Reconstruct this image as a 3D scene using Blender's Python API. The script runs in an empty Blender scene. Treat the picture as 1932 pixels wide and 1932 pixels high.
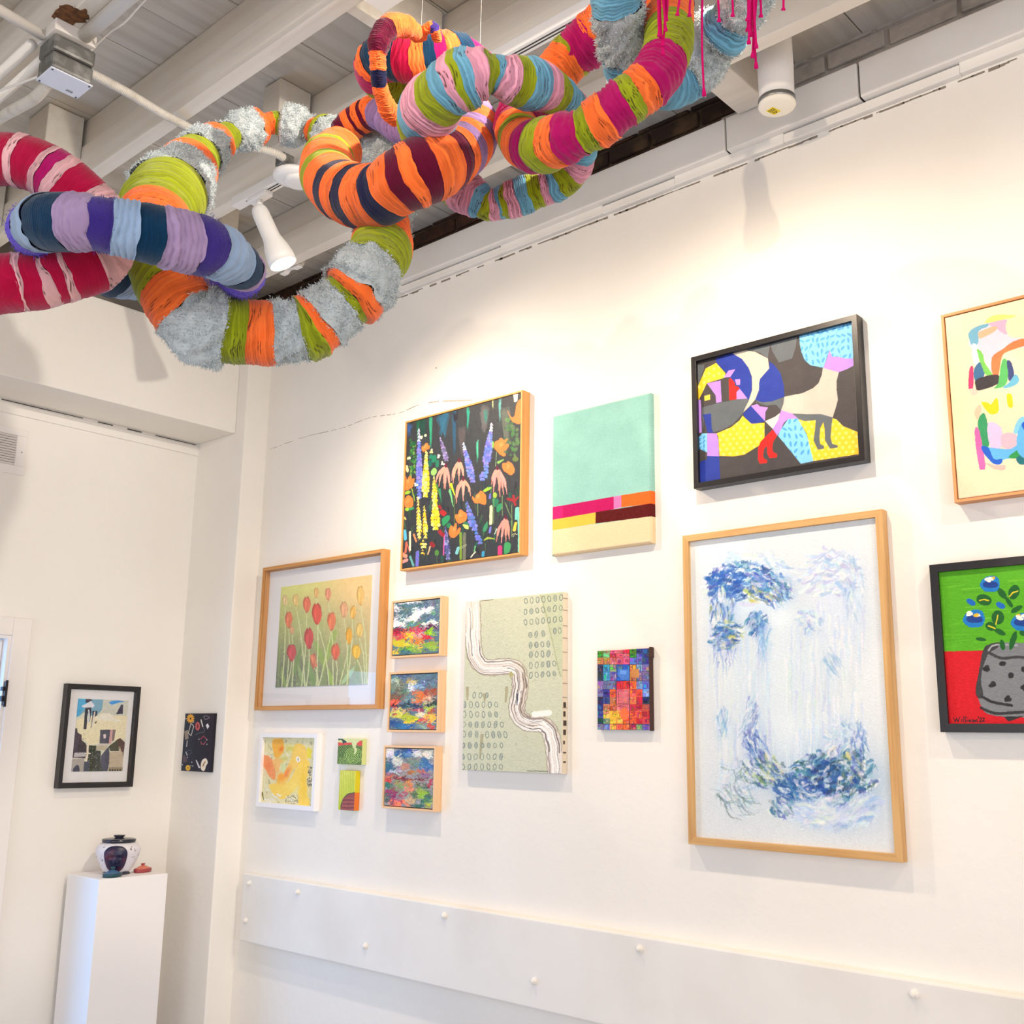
import bpy, math, random
import numpy as np
from mathutils import Vector, Matrix

# ---------------------------------------------------------------- camera, world, lights, exposure
SC = bpy.context.scene
COL = SC.collection
cam_d = bpy.data.cameras.new('camera'); cam = bpy.data.objects.new('camera', cam_d); COL.objects.link(cam)
cam_d.sensor_width = 36.0; cam_d.lens = 37.660; cam_d.clip_start = 0.05
RR = [[0.669523, -0.742665, 0.013738], [-0.163247, -0.129076, 0.978105], [0.724631, 0.657106, 0.207657]]
mw = Matrix.Identity(4)
for i in range(3):
    mw[i][0] = RR[0][i]; mw[i][1] = RR[1][i]; mw[i][2] = -RR[2][i]
mw[2][3] = 1.6
cam.matrix_world = mw
SC.camera = cam

SC.view_settings.view_transform = 'Standard'; SC.view_settings.look = 'None'
SC.view_settings.exposure = 0.17; SC.view_settings.gamma = 1.0; SC.view_settings.use_curve_mapping = False
try:
    SC.cycles.use_denoising = True
    SC.cycles.max_bounces = 8; SC.cycles.diffuse_bounces = 5; SC.cycles.glossy_bounces = 3
    SC.cycles.transparent_max_bounces = 6; SC.cycles.caustics_reflective = False; SC.cycles.caustics_refractive = False
    SC.cycles.sample_clamp_indirect = 4.0
except Exception: pass

W = bpy.data.worlds.new('daylight'); SC.world = W; W.use_nodes = True
bg = W.node_tree.nodes['Background']; bg.inputs[0].default_value = (0.42, 0.70, 1.0, 1); bg.inputs[1].default_value = 1.6

def area(name, loc, rot, sx, sy, power, col):
    d = bpy.data.lights.new(name, 'AREA'); d.shape = 'RECTANGLE'; d.size = sx; d.size_y = sy; d.energy = power; d.color = col
    o = bpy.data.objects.new(name, d); COL.objects.link(o); o.location = loc; o.rotation_euler = rot; return o
# daylight through the shop windows behind and to the left of the viewer, and through the glazed door at the far end
area('shop_window_daylight', (-1.2, -2.42, 1.55), (math.radians(90), 0, 0), 3.6, 2.1, 90, (0.87, 0.91, 1.0))
area('side_window_daylight', (-3.42, 1.2, 1.5), (math.radians(90), 0, math.radians(-90)), 3.2, 1.9, 52, (0.9, 0.93, 1.0))
area('door_daylight', (1.32, 4.46, 1.0), (math.radians(-90), 0, 0), 0.86, 1.9, 19, (0.42, 0.68, 1.0))

# ---------------------------------------------------------------- helpers
def lin(c):
    c = np.asarray(c, float) / 255.0
    return np.where(c <= 0.04045, c / 12.92, ((c + 0.055) / 1.055) ** 2.4)
def tag(o, label=None, cat=None, group=None, kind=None):
    if label: o['label'] = label
    if cat: o['category'] = cat
    if group: o['group'] = group
    if kind: o['kind'] = kind
    return o
def empty(name, loc=(0, 0, 0)):
    o = bpy.data.objects.new(name, None); COL.objects.link(o); o.location = loc; o.empty_display_size = 0.05; return o
def thing(name, label, cat, loc=(0, 0, 0), group=None):
    return tag(empty(name, loc), label, cat, group)

MATS = {}
def mat(name, col, rough=0.7, noise=None, bump=None, metal=0.0, spec=0.4, emit=None, vcol=False, sheen=0.0, grain=None):
    """principled material; noise=(scale, second colour, low, high), bump=(scale, strength, distance), grain=(axis, colour)"""
    if name in MATS: return MATS[name]
    m = bpy.data.materials.new(name); m.use_nodes = True; MATS[name] = m
    nt = m.node_tree; N = nt.nodes; L = nt.links; b = N['Principled BSDF']
    c = tuple(lin(col)) + (1,)
    b.inputs['Base Color'].default_value = c; b.inputs['Roughness'].default_value = rough
    b.inputs['Metallic'].default_value = metal; b.inputs['Specular IOR Level'].default_value = spec
    if sheen: b.inputs['Sheen Weight'].default_value = sheen
    tc = N.new('ShaderNodeTexCoord')
    src = None
    if vcol:
        a = N.new('ShaderNodeAttribute'); a.attribute_name = 'Col'; src = a.outputs['Color']
    if noise:
        n = N.new('ShaderNodeTexNoise'); n.inputs['Scale'].default_value = noise[0]; n.inputs['Detail'].default_value = 6
        L.new(tc.outputs['Object'], n.inputs['Vector'])
        r = N.new('ShaderNodeMapRange'); r.inputs[1].default_value = noise[2]; r.inputs[2].default_value = noise[3]
        L.new(n.outputs['Fac'], r.inputs[0])
        mx = N.new('ShaderNodeMix'); mx.data_type = 'RGBA'; mx.inputs[6].default_value = c
        mx.inputs[7].default_value = tuple(lin(noise[1])) + (1,)
        if src: L.new(src, mx.inputs[6])
        L.new(r.outputs[0], mx.inputs[0]); src = mx.outputs[2]
    if grain:
        mp = N.new('ShaderNodeMapping'); s = [60, 60, 60]; s[grain[0]] = 2.2; mp.inputs['Scale'].default_value = s
        L.new(tc.outputs['Object'], mp.inputs['Vector'])
        n = N.new('ShaderNodeTexNoise'); n.inputs['Scale'].default_value = grain[2] if len(grain) > 2 else 1.0; n.inputs['Detail'].default_value = 5
        L.new(mp.outputs[0], n.inputs['Vector'])
        r = N.new('ShaderNodeMapRange'); r.inputs[1].default_value = 0.42; r.inputs[2].default_value = 0.68
        L.new(n.outputs['Fac'], r.inputs[0])
        mx = N.new('ShaderNodeMix'); mx.data_type = 'RGBA'; mx.inputs[6].default_value = c
        mx.inputs[7].default_value = tuple(lin(grain[1])) + (1,)
        if src: L.new(src, mx.inputs[6])
        L.new(r.outputs[0], mx.inputs[0]); src = mx.outputs[2]
    if src: L.new(src, b.inputs['Base Color'])
    if bump:
        n = N.new('ShaderNodeTexNoise'); n.inputs['Scale'].default_value = bump[0]; n.inputs['Detail'].default_value = 5
        L.new(tc.outputs['Object'], n.inputs['Vector'])
        bp = N.new('ShaderNodeBump'); bp.inputs['Strength'].default_value = bump[1]; bp.inputs['Distance'].default_value = bump[2]
        L.new(n.outputs['Fac'], bp.inputs['Height']); L.new(bp.outputs[0], b.inputs['Normal'])
    if emit:
        b.inputs['Emission Color'].default_value = tuple(lin(emit[0])) + (1,); b.inputs['Emission Strength'].default_value = emit[1]
    return m
def glass_mat(name, tint=(255, 255, 255), refl=1.0):
    if name in MATS: return MATS[name]
    m = bpy.data.materials.new(name); m.use_nodes = True; MATS[name] = m
    nt = m.node_tree; N = nt.nodes; L = nt.links
    for n in list(N): N.remove(n)
    o = N.new('ShaderNodeOutputMaterial'); t = N.new('ShaderNodeBsdfTransparent'); g = N.new('ShaderNodeBsdfGlossy')
    t.inputs[0].default_value = tuple(lin(tint)) + (1,); g.inputs['Roughness'].default_value = 0.02
    f = N.new('ShaderNodeFresnel'); f.inputs[0].default_value = 1.5
    mu = N.new('ShaderNodeMath'); mu.operation = 'MULTIPLY'; mu.inputs[1].default_value = refl
    mx = N.new('ShaderNodeMixShader'); L.new(f.outputs[0], mu.inputs[0])
    ge = N.new('ShaderNodeNewGeometry'); iv = N.new('ShaderNodeMath'); iv.operation = 'SUBTRACT'; iv.inputs[0].default_value = 1.0; L.new(ge.outputs['Backfacing'], iv.inputs[1])
    m2 = N.new('ShaderNodeMath'); m2.operation = 'MULTIPLY'; L.new(mu.outputs[0], m2.inputs[0]); L.new(iv.outputs[0], m2.inputs[1]); L.new(m2.outputs[0], mx.inputs[0])
    L.new(t.outputs[0], mx.inputs[1]); L.new(g.outputs[0], mx.inputs[2]); L.new(mx.outputs[0], o.inputs[0])
    return m

class MB:
    """collects primitive shapes and links them as one mesh object"""
    def __init__(s): s.v = []; s.f = []; s.mi = []; s.cur = 0
    def add(s, vs, fs):
        k = len(s.v); s.v += [tuple(v) for v in vs]; s.f += [tuple(i + k for i in f) for f in fs]; s.mi += [s.cur] * len(fs); return s
    def box(s, x0, x1, y0, y1, z0, z1, R=None, c=None):
        vs = [(x, y, z) for x in (x0, x1) for y in (y0, y1) for z in (z0, z1)]
        if R is not None:
            c = Vector(c or ((x0 + x1) / 2, (y0 + y1) / 2, (z0 + z1) / 2)); vs = [R @ (Vector(v) - c) + c for v in vs]
        return s.add(vs, [(0, 1, 3, 2), (4, 6, 7, 5), (0, 4, 5, 1), (2, 3, 7, 6), (0, 2, 6, 4), (1, 5, 7, 3)])
    def prism(s, poly, axis, a, b):
        n = len(poly); vs = []
        for t in (a, b):
            for p in poly:
                q = list(p); q.insert(axis, t); vs.append(q)
        fs = [tuple(range(n))[::-1], tuple(range(n, 2 * n))] + [(i, (i + 1) % n, n + (i + 1) % n, n + i) for i in range(n)]
        return s.add(vs, fs)
    def lathe(s, prof, org, ax=(0, 0, 1), n=40, cap=True):
        ax = Vector(ax).normalized(); u = ax.orthogonal().normalized(); w = ax.cross(u); org = Vector(org); vs = []; fs = []
        for r, h in prof:
            for k in range(n):
                a = 2 * math.pi * k / n; vs.append(org + ax * h + (u * math.cos(a) + w * math.sin(a)) * r)
        for i in range(len(prof) - 1):
            for k in range(n):
                fs.append((i * n + k, i * n + (k + 1) % n, (i + 1) * n + (k + 1) % n, (i + 1) * n + k))
        if cap: fs.append(tuple(range(n))[::-1]); fs.append(tuple((len(prof) - 1) * n + k for k in range(n)))
        return s.add(vs, fs)
    def tube(s, pts, r, n=12, cap=True, rf=None):
        P = [Vector(p) for p in pts]; vs = []; fs = []; t0 = (P[1] - P[0]).normalized(); u = t0.orthogonal().normalized()
        for i, p in enumerate(P):
            t = (P[min(i + 1, len(P) - 1)] - P[max(i - 1, 0)]).normalized(); u = (u - t * u.dot(t)).normalized(); w = t.cross(u)
            rr = rf(i) if rf else r
            for k in range(n):
                a = 2 * math.pi * k / n; vs.append(p + (u * math.cos(a) + w * math.sin(a)) * rr)
        for i in range(len(P) - 1):
            for k in range(n): fs.append((i * n + k, i * n + (k + 1) % n, (i + 1) * n + (k + 1) % n, (i + 1) * n + k))
        if cap: fs.append(tuple(range(n))[::-1]); fs.append(tuple((len(P) - 1) * n + k for k in range(n)))
        return s.add(vs, fs)
    def build(s, name, m, parent=None, bevel=0, smooth=False, seg=2):
        me = bpy.data.meshes.new(name); me.from_pydata(s.v, [], s.f)
        for mm in (m if isinstance(m, (list, tuple)) else [m]): me.materials.append(mm)
        if isinstance(m, (list, tuple)): me.polygons.foreach_set('material_index', s.mi)
        o = bpy.data.objects.new(name, me); COL.objects.link(o)
        if parent is not None:
            o.parent = parent; o.matrix_parent_inverse = Matrix.Identity(4)
            off = Vector((0, 0, 0)); q = parent
            while q is not None: off += Vector(q.location); q = q.parent
            me.transform(Matrix.Translation(-off))
        if bevel:
            b = o.modifiers.new('b', 'BEVEL'); b.width = bevel; b.segments = seg; b.limit_method = 'ANGLE'; b.angle_limit = math.radians(40)
            b.harden_normals = False
        if smooth: me.polygons.foreach_set('use_smooth', [True] * len(me.polygons))
        me.update(); return o
def struct(o): o['kind'] = 'structure'; return o
def spline(P, n, closed=False):
    P = np.array(P, float); out = []; m = len(P)
    for i in range(m if closed else m - 1):
        if closed: a, b, c, d = P[(i - 1) % m], P[i], P[(i + 1) % m], P[(i + 2) % m]
        else: a, b, c, d = P[max(i - 1, 0)], P[i], P[i + 1], P[min(i + 2, m - 1)]
        for k in range(n):
            t = k / n; out.append(0.5 * ((2 * b) + (c - a) * t + (2 * a - 5 * b + 4 * c - d) * t * t + (3 * b - a - 3 * c + d) * t ** 3))
    if not closed: out.append(P[-1])
    return np.array(out)

# smooth value noise on arrays
def vnoise(x, y, seed=0):
    xi = np.floor(x).astype(np.int64); yi = np.floor(y).astype(np.int64); fx = x - xi; fy = y - yi
    fx = fx * fx * (3 - 2 * fx); fy = fy * fy * (3 - 2 * fy)
    def h(a, b):
        n = (a * 374761393 + b * 668265263 + seed * 1442695041) & 0xffffffff
        n = ((n ^ (n >> 13)) * 1274126177) & 0xffffffff
        return ((n ^ (n >> 16)) & 0xffff) / 65535.0
    return (h(xi, yi) * (1 - fx) + h(xi + 1, yi) * fx) * (1 - fy) + (h(xi, yi + 1) * (1 - fx) + h(xi + 1, yi + 1) * fx) * fy
def fbm(x, y, seed=0, o=4):
    s = 0; a = 0.5; t = 0
    for i in range(o): s = s + a * vnoise(x * 2 ** i, y * 2 ** i, seed + i * 17); t += a; a *= 0.5
    return s / t

# ---------------------------------------------------------------- the room
M_WALL = mat('plaster_white_paint', (243, 239, 233), 0.85, noise=(1.3, (236, 230, 221), 0.35, 0.75), bump=(26, 0.35, 0.004), spec=0.25)
M_TRIM = mat('painted_timber_white', (238, 234, 228), 0.6, noise=(3, (226, 220, 212), 0.45, 0.8), bump=(14, 0.25, 0.003), spec=0.35)
M_JOIST = mat('whitewashed_joist', (226, 220, 210), 0.8, noise=(2.2, (206, 196, 182), 0.5, 0.85), grain=(1, (218, 210, 199), .5), bump=(30, 0.3, 0.003), spec=0.2)
M_DECK = mat('whitewashed_plank', (212, 205, 194), 0.85, noise=(4.5, (158, 146, 126), 0.62, 0.9), grain=(0, (198, 190, 178), .5), bump=(35, 0.4, 0.003), spec=0.15)
M_DARK = mat('dark_gap', (38, 30, 26), 0.95)
XW = 2.65
struct(MB().box(-3.6, 2.9, -2.6, 4.7, -0.1, 0).build('floor', mat('pale_concrete', (176, 168, 158), 0.6, noise=(2, (150, 142, 132), 0.4, 0.7))))
struct(MB().box(XW, XW + 0.12, -2.6, 4.7, 0, 3.338).build('wall_right', M_WALL))
bw = MB().box(-3.6, 0.85, 4.235, 4.36, 0, 2.94).box(1.785, 2.6, 4.235, 4.36, 0, 2.94).box(0.85, 1.785, 4.235, 4.36, 1.968, 2.94)
struct(bw.build('wall_back', M_WALL))
struct(MB().box(-3.6, -3.48, -2.6, 4.7, 0, 3.7).build('wall_left', M_WALL))
struct(MB().box(-3.6, 2.9, -2.62, -2.5, 0, 3.7).build('wall_front', M_WALL))
struct(MB().box(-3.5, 2.9, 4.10, 4.2, 3.3, 3.7).build('wall_upper_back', mat('grey_painted_boards', (150, 142, 132), 0.85)))
struct(MB().box(-3.6, 2.534, 3.94, 4.40, 2.895, 3.308).build('trim_1', M_WALL, bevel=0.004))                       # dropped header
struct(MB().box(2.534, 2.66, 3.871, 4.40, 0, 3.34).build('trim_2', M_WALL, bevel=0.004))                            # corner pilaster
g = MB()
for i in range(60):
    x0 = -1.5 + i * 0.067
    if random.Random(i).random() < 0.8: g.box(x0, x0 + 0.067, 4.2325, 4.236, 2.889 + 0.0015 * random.Random(i * 3).random(), 2.8925)
struct(g.build('trim_3', M_DARK))                                                                                     # open joint under the header
struct(MB().box(-3.6, 2.534, 4.226, 4.236, 2.84, 2.883).build('trim_4', M_WALL, bevel=0.002))
# wainscot board with bolts
bd = struct(MB().box(2.61, XW + 0.01, -2.6, 3.787, 0.810, 1.066).build('baseboard_right', M_TRIM, bevel=0.006))
for k, (y, z) in enumerate([(3.737, 1.031), (3.424, 1.028), (3.745, .89), (3.027, .889), (2.64, 1.032), (2.25, .89), (1.861, 1.032), (1.085, 1.034), (1.46, .89)]):
    MB().lathe([(0.0115, 0), (0.0115, 0.004), (0.007, 0.006), (0.0065, 0.011), (0.003, 0.013)], (2.6105, y, z), (-1, 0, 0), 12).build('bolt_head', M_TRIM, bd)
# ledger board along the top of the plaster
lg = MB(); ys = [-2.6, 0.2, 1.087, 1.51, 4.0]
for a, b in zip(ys, ys[1:]): lg.box(2.605, 2.70, a + 0.003, b - 0.003, 3.352, 3.462)
struct(lg.build('trim_5', M_TRIM, bevel=0.004))
struct(MB().box(2.62, 2.70, -2.6, 4.0, 3.356, 3.46).build('trim_6', M_DARK))
m7 = MB(); r = random.Random(4); y = -2.6
while y < 3.9:
    l = r.uniform(0.25, 0.7); m7.box(2.632 - r.uniform(0, .004), 2.66, y, min(y + l - r.choice([0, 0, 0, .004]), 3.87), 3.322 - r.uniform(0, .004), r.choice([3.3535, 3.3535, 3.3475])); y += l
struct(m7.build('trim_7', M_TRIM, bevel=0.003))
# broken plaster edge below the strip: ragged dark sliver
ck = MB(); y = -2.6; r = random.Random(9)
while y < 3.86:
    l = r.uniform(0.012, 0.05); t = r.uniform(0.0004, 0.003) * (1.5 if 0.3 < y < 3 else 0.8)
    if r.random() < 0.8: ck.box(2.6485, 2.6515, y, y + l, 3.314 - t - r.uniform(0, .003), 3.316 - r.uniform(0, .002))
    y += l * r.uniform(0.75, 1.0)
struct(ck.build('trim_8', mat('plaster_crack_dust', (140, 130, 118), 0.95)))
# masonry behind the ledger: bare brick further back, whitewashed nearer
bk = MB(); r = random.Random(2)
for row in range(4):
    y = -2.6 + 0.1 * (row % 2)
    while y < 4.2:
        l = r.uniform(0.17, 0.24); bk.cur = 0 if y < 1.42 else (1 if r.random() < .6 else 2)
        bk.box(2.668 + r.uniform(0, .012), 2.76, y + .006, y + l - .006, 3.40 + row * .062, 3.40 + row * .062 + .052); y += l
bk.cur = 3; bk.box(2.684, 2.76, 1.42, 4.2, 3.39, 3.65); bk.cur = 0; bk.box(2.682, 2.76, -2.6, 1.42, 3.39, 3.65)
struct(bk.build('wall_brick', [mat('whitewashed_brick', (190, 184, 178), 0.9, noise=(9, (120, 112, 106), .5, .8), bump=(40, .8, .008)),
    mat('bare_brick', (86, 58, 44), 0.95, noise=(12, (50, 36, 30), .4, .7), bump=(40, .8, .008)),
    mat('dark_brick', (58, 44, 38), 0.95, noise=(12, (110, 88, 62), .5, .8), bump=(40, .8, .008)),
    mat('old_mortar', (98, 84, 70), 0.95, noise=(20, (60, 50, 42), .4, .7))], bevel=0.004))
# plank deck over the joists
dk = MB(); r = random.Random(7); y = -2.665
while y < 4.4:
    w = .209; x = -3.6 - r.uniform(0, 1)
    while x < 2.75:
        l = r.choice([1.215, 1.62, 2.03]) ; x1 = min(x + l, 2.76)
        dz = r.uniform(0, .004); dk.box(max(x, -3.6) + .0012, x1 - .0012, y + .0015, y + w - .0015, 3.592 + dz, 3.62); x = x1
    y += w
struct(dk.build('ceiling', M_DECK, bevel=0.002)); struct(MB().box(-3.6, 2.9, -2.6, 4.7, 3.618, 3.7).build('ceiling_backing', M_DARK))
JX = [2.27, 1.865, 1.458, 1.05, .645, .24, -.17, -.58, -.98, -1.39, -1.8, -2.2, -2.6, -3.0]
for i, xr in enumerate(JX):
    j = MB().box(xr - .047, xr, -2.55, 4.12, 3.37, 3.488).box(xr - .036, xr - .001, -2.55, 4.12, 3.488, 3.592)
    r = random.Random(i)
    struct(j.build('trim_%d' % (9 + i), M_JOIST, bevel=0.003))

# ---------------------------------------------------------------- pigment on canvas: shapes laid down on a grid of vertices
QUAD = {
 'L1': [(743.4, 1139.0), (830.6, 1129.6), (827.7, 1231.5), (739.8, 1236.9)],
 'L2': [(738.1, 1273.8), (826.3, 1270.0), (823.3, 1376.3), (734.4, 1375.7)],
 'L3': [(728.5, 1411.7), (819.2, 1413.8), (816.0, 1526.3), (724.5, 1519.3)],
 'yel': [(500.1, 1391.1), (598.0, 1392.7), (591.5, 1521.1), (492.7, 1512.9)],
 'grn': [(638.0, 1393.5), (683.5, 1394.3), (681.5, 1443.2), (635.7, 1441.3)],
 'yr': [(641.1, 1453.3), (670.9, 1454.6), (667.7, 1529.8), (637.8, 1527.3)],
 'flo': [(768.4, 799.0), (983.2, 740.9), (979.5, 1042.1), (758.7, 1072.9)],
 'teal': [(1042.6, 785.7), (1226.4, 740.8), (1230.2, 1024.3), (1041.0, 1049.5)],
 'sage': [(878.8, 1135.5), (1061.4, 1116.6), (1060.1, 1460.3), (871.6, 1452.6)],
 'mos': [(1126.8, 1228.3), (1223.9, 1222.9), (1225.8, 1377.2), (1127.2, 1376.6)],
 'cat': [(1316.3, 683.8), (1609.7, 608.1), (1623.8, 860.6), (1321.7, 912.2)],
 'big': [(1302.0, 1022.8), (1654.7, 977.0), (1691.5, 1610.4), (1313.8, 1579.3)],
 'abs': [(1782.7, 600.2), (2177.1, 503.2), (2222.6, 885.4), (1808.2, 941.3)],
 'pot': [(1770.9, 1080.1), (2028.6, 1056.5), (2058.4, 1365.5), (1790.8, 1365.3)],
 'tulip': [(530.7, 1107.9), (701.5, 1084.4), (693.0, 1290.7), (519.6, 1296.9)],
 'black': [(148.1, 1318.1), (242.7, 1321.8), (231.1, 1454.6), (134.8, 1455.8)],
 'small': [(349.5, 1346.2), (405.1, 1345.7), (397.3, 1457.2), (341.3, 1454.1)],
}

def homog(src, dst):
    A = []; b = []
    for (x, y), (u, v) in zip(src, dst):
        A.append([x, y, 1, 0, 0, 0, -u * x, -u * y]); b.append(u)
        A.append([0, 0, 0, x, y, 1, -v * x, -v * y]); b.append(v)
    h = np.linalg.solve(np.array(A, float), np.array(b, float)); return np.append(h, 1).reshape(3, 3)
def pts(s):
    if isinstance(s, str): return [tuple(float(t) for t in p.split(',')) for p in s.split()]
    return s
class Art:
    def __init__(s, key, res, bg, ss=2):
        q = QUAD[key]; s.key = key; s.ss = ss
        w = (math.dist(q[0], q[1]) + math.dist(q[3], q[2])) / 2; h = (math.dist(q[0], q[3]) + math.dist(q[1], q[2])) / 2
        s.w = int(w * res); s.h = int(h * res); s.W = s.w * ss; s.H = s.h * ss; s.sc = res * ss
        s.Hm = homog(q, [(0, 0), (s.W, 0), (s.W, s.H), (0, s.H)])
        s.a = np.zeros((s.H, s.W, 3)); s.a[:] = bg; s.k = (0, 0, 1.0); s.rng = random.Random(hash(key) % 1000 if False else sum(map(ord, key)))
        s.z = np.zeros((s.H, s.W))
    def K(s, x, y, k): s.k = (x, y, k); return s
    def T(s, p):
        x0, y0, k = s.k; P = np.array(p, float) / k + [x0, y0]; q = np.c_[P, np.ones(len(P))] @ s.Hm.T; return q[:, :2] / q[:, 2:]
    def _bb(s, q, m=0):
        x0 = max(int(q[:, 0].min() - m), 0); x1 = min(int(q[:, 0].max() + m) + 2, s.W); y0 = max(int(q[:, 1].min() - m), 0); y1 = min(int(q[:, 1].max() + m) + 2, s.H)
        return x0, x1, y0, y1
    def put(s, bb, m, col, al, clip=None):
        x0, x1, y0, y1 = bb
        if clip is not None: m = m * clip[y0:y1, x0:x1]
        m = (m * al)[..., None]; s.a[y0:y1, x0:x1] = s.a[y0:y1, x0:x1] * (1 - m) + np.array(col, float) * m
    def P(s, col, p, sm=0, al=1.0, clip=None, ret=False):
        q = s.T(pts(p))
        if sm: q = spline(q, sm, True)
        bb = x0, x1, y0, y1 = s._bb(q)
        if x1 <= x0 or y1 <= y0: return
        X, Y = np.meshgrid(np.arange(x0, x1) + .5, np.arange(y0, y1) + .5); m = np.zeros(X.shape, bool)
        xa, ya = q[-1]
        for xb, yb in q:
            if ya != yb:
                c = (ya > Y) != (yb > Y); m ^= c & (X < (xb - xa) * (Y - ya) / (yb - ya) + xa)
            xa, ya = xb, yb
        if ret: M = np.zeros((s.H, s.W)); M[y0:y1, x0:x1] = m; s.put(bb, m.astype(float), col, al, clip); return M
        s.put(bb, m.astype(float), col, al, clip); return s
    def E(s, col, cx, cy, rx, ry, rot=0, al=1.0, clip=None, soft=0):
        if soft:
            q = s.T([(cx - rx * 1.6, cy - ry * 1.6), (cx + rx * 1.6, cy - ry * 1.6), (cx + rx * 1.6, cy + ry * 1.6), (cx - rx * 1.6, cy + ry * 1.6)]); c = s.T([(cx, cy)])[0]
            bb = x0, x1, y0, y1 = s._bb(q)
            if x1 <= x0 or y1 <= y0: return s
            X, Y = np.meshgrid(np.arange(x0, x1), np.arange(y0, y1)); r = math.radians(rot); k = s.sc / s.k[2]
            dx = (X - c[0]) / k; dy = (Y - c[1]) / k; u = (dx * math.cos(r) + dy * math.sin(r)) / rx; v = (-dx * math.sin(r) + dy * math.cos(r)) / ry
            s.put(bb, np.exp(-(u * u + v * v) * 1.6), col, al, clip); return s
        r = math.radians(rot); p = []
        for i in range(14):
            t = i / 14 * 2 * math.pi; x = rx * math.cos(t); y = ry * math.sin(t); p.append((cx + x * math.cos(r) - y * math.sin(r), cy + x * math.sin(r) + y * math.cos(r)))
        return s.P(col, p, 0, al, clip)
    def L(s, col, w, p, sm=0, al=1.0, w1=None, clip=None):
        q = s.T(pts(p))
        if sm: q = spline(q, sm)
        k = s.sc / s.k[2]; n = len(q) - 1; w1 = w if w1 is None else w1; bb = x0, x1, y0, y1 = s._bb(q, max(w, w1) * k)
        if x1 <= x0 or y1 <= y0: return s
        X, Y = np.meshgrid(np.arange(x0, x1) + .5, np.arange(y0, y1) + .5); m = np.zeros(X.shape)
        for i in range(n):
            a, b = q[i], q[i + 1]; d = b - a; L2 = max(d @ d, 1e-9); t = np.clip(((X - a[0]) * d[0] + (Y - a[1]) * d[1]) / L2, 0, 1)
            D = np.hypot(X - a[0] - t * d[0], Y - a[1] - t * d[1]); ww = (w + (w1 - w) * (i + t) / n) * k / 2
            m = np.maximum(m, np.clip(ww - D + .5, 0, 1))
        s.put(bb, m, col, al, clip); return s
    def warp(s, amp, sc, seed=1):
        Y, X = np.mgrid[0:s.H, 0:s.W]; k = sc * s.sc
        dx = (fbm(X / k, Y / k, seed) - .5) * 2 * amp * s.sc; dy = (fbm(X / k, Y / k, seed + 50) - .5) * 2 * amp * s.sc
        s.a = s.a[np.clip((Y + dy).astype(int), 0, s.H - 1), np.clip((X + dx).astype(int), 0, s.W - 1)]; return s
    def tex(s, amp, sx, sy, seed=3):
        Y, X = np.mgrid[0:s.H, 0:s.W]; n = (fbm(X / (sx * s.sc), Y / (sy * s.sc), seed) - .5) * 2
        s.a = s.a + (n * amp)[..., None]; return s
    def grad(s, tl, tr, br, bl):
        v, u = np.mgrid[0:s.H, 0:s.W]; u = (u / s.W)[..., None]; v = (v / s.H)[..., None]
        s.a = (1 - v) * ((1 - u) * np.array(tl, float) + u * np.array(tr)) + v * ((1 - u) * np.array(bl, float) + u * np.array(br)); return s
    def paint(s, n, ln, w, ang=0.0, spread=1.5, jt=14, off=6, seed=5, al=.85):
        """short brush strokes in the colours already there"""
        r = random.Random(seed); x0, y0, k = s.k; s.k = (x0, y0, 1.0); Hm = s.Hm; s.Hm = np.eye(3); s.k = (0, 0, 1.0); sc = s.sc; s.sc = 1.0
        for i in range(n):
            x = r.uniform(0, s.W - 1); y = r.uniform(0, s.H - 1); a = min(max(int(x + r.uniform(-off, off) * sc), 0), s.W - 1); c = min(max(int(y + r.uniform(-off, off) * sc), 0), s.H - 1)
            g = ang + r.uniform(-spread, spread); L = ln * sc * r.uniform(.4, 1.3); q = w * sc * r.uniform(.4, 1.2); j = r.uniform(-jt, jt)
            s.L(tuple(np.clip(s.a[c, a] + j + np.array([r.uniform(-jt, jt) * .5 for _ in range(3)]), 0, 255)), q, [(x, y), (x + math.cos(g) * L / 2, y + math.sin(g) * L / 2 + r.uniform(-1, 1) * sc), (x + math.cos(g) * L, y + math.sin(g) * L)], al=al, w1=q * .4)
        s.Hm = Hm; s.k = (x0, y0, k); s.sc = sc; return s
    def blur(s, n):
        for _ in range(2):
            for ax in (0, 1):
                p = np.concatenate([np.repeat(np.take(s.a, [0], ax), n, ax), s.a, np.repeat(np.take(s.a, [-1], ax), n, ax)], ax); c = np.cumsum(p, ax); m = 2 * n
                s.a = (np.take(c, range(m, c.shape[ax]), ax) - np.take(c, range(0, c.shape[ax] - m), ax)) / m
                s.a = np.take(s.a, range(0, s.H if ax == 0 else s.W), ax)
        return s
    def img(s):
        a = s.a.reshape(s.h, s.ss, s.w, s.ss, 3).mean(axis=(1, 3)); return np.clip(a, 0, 255)

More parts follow.
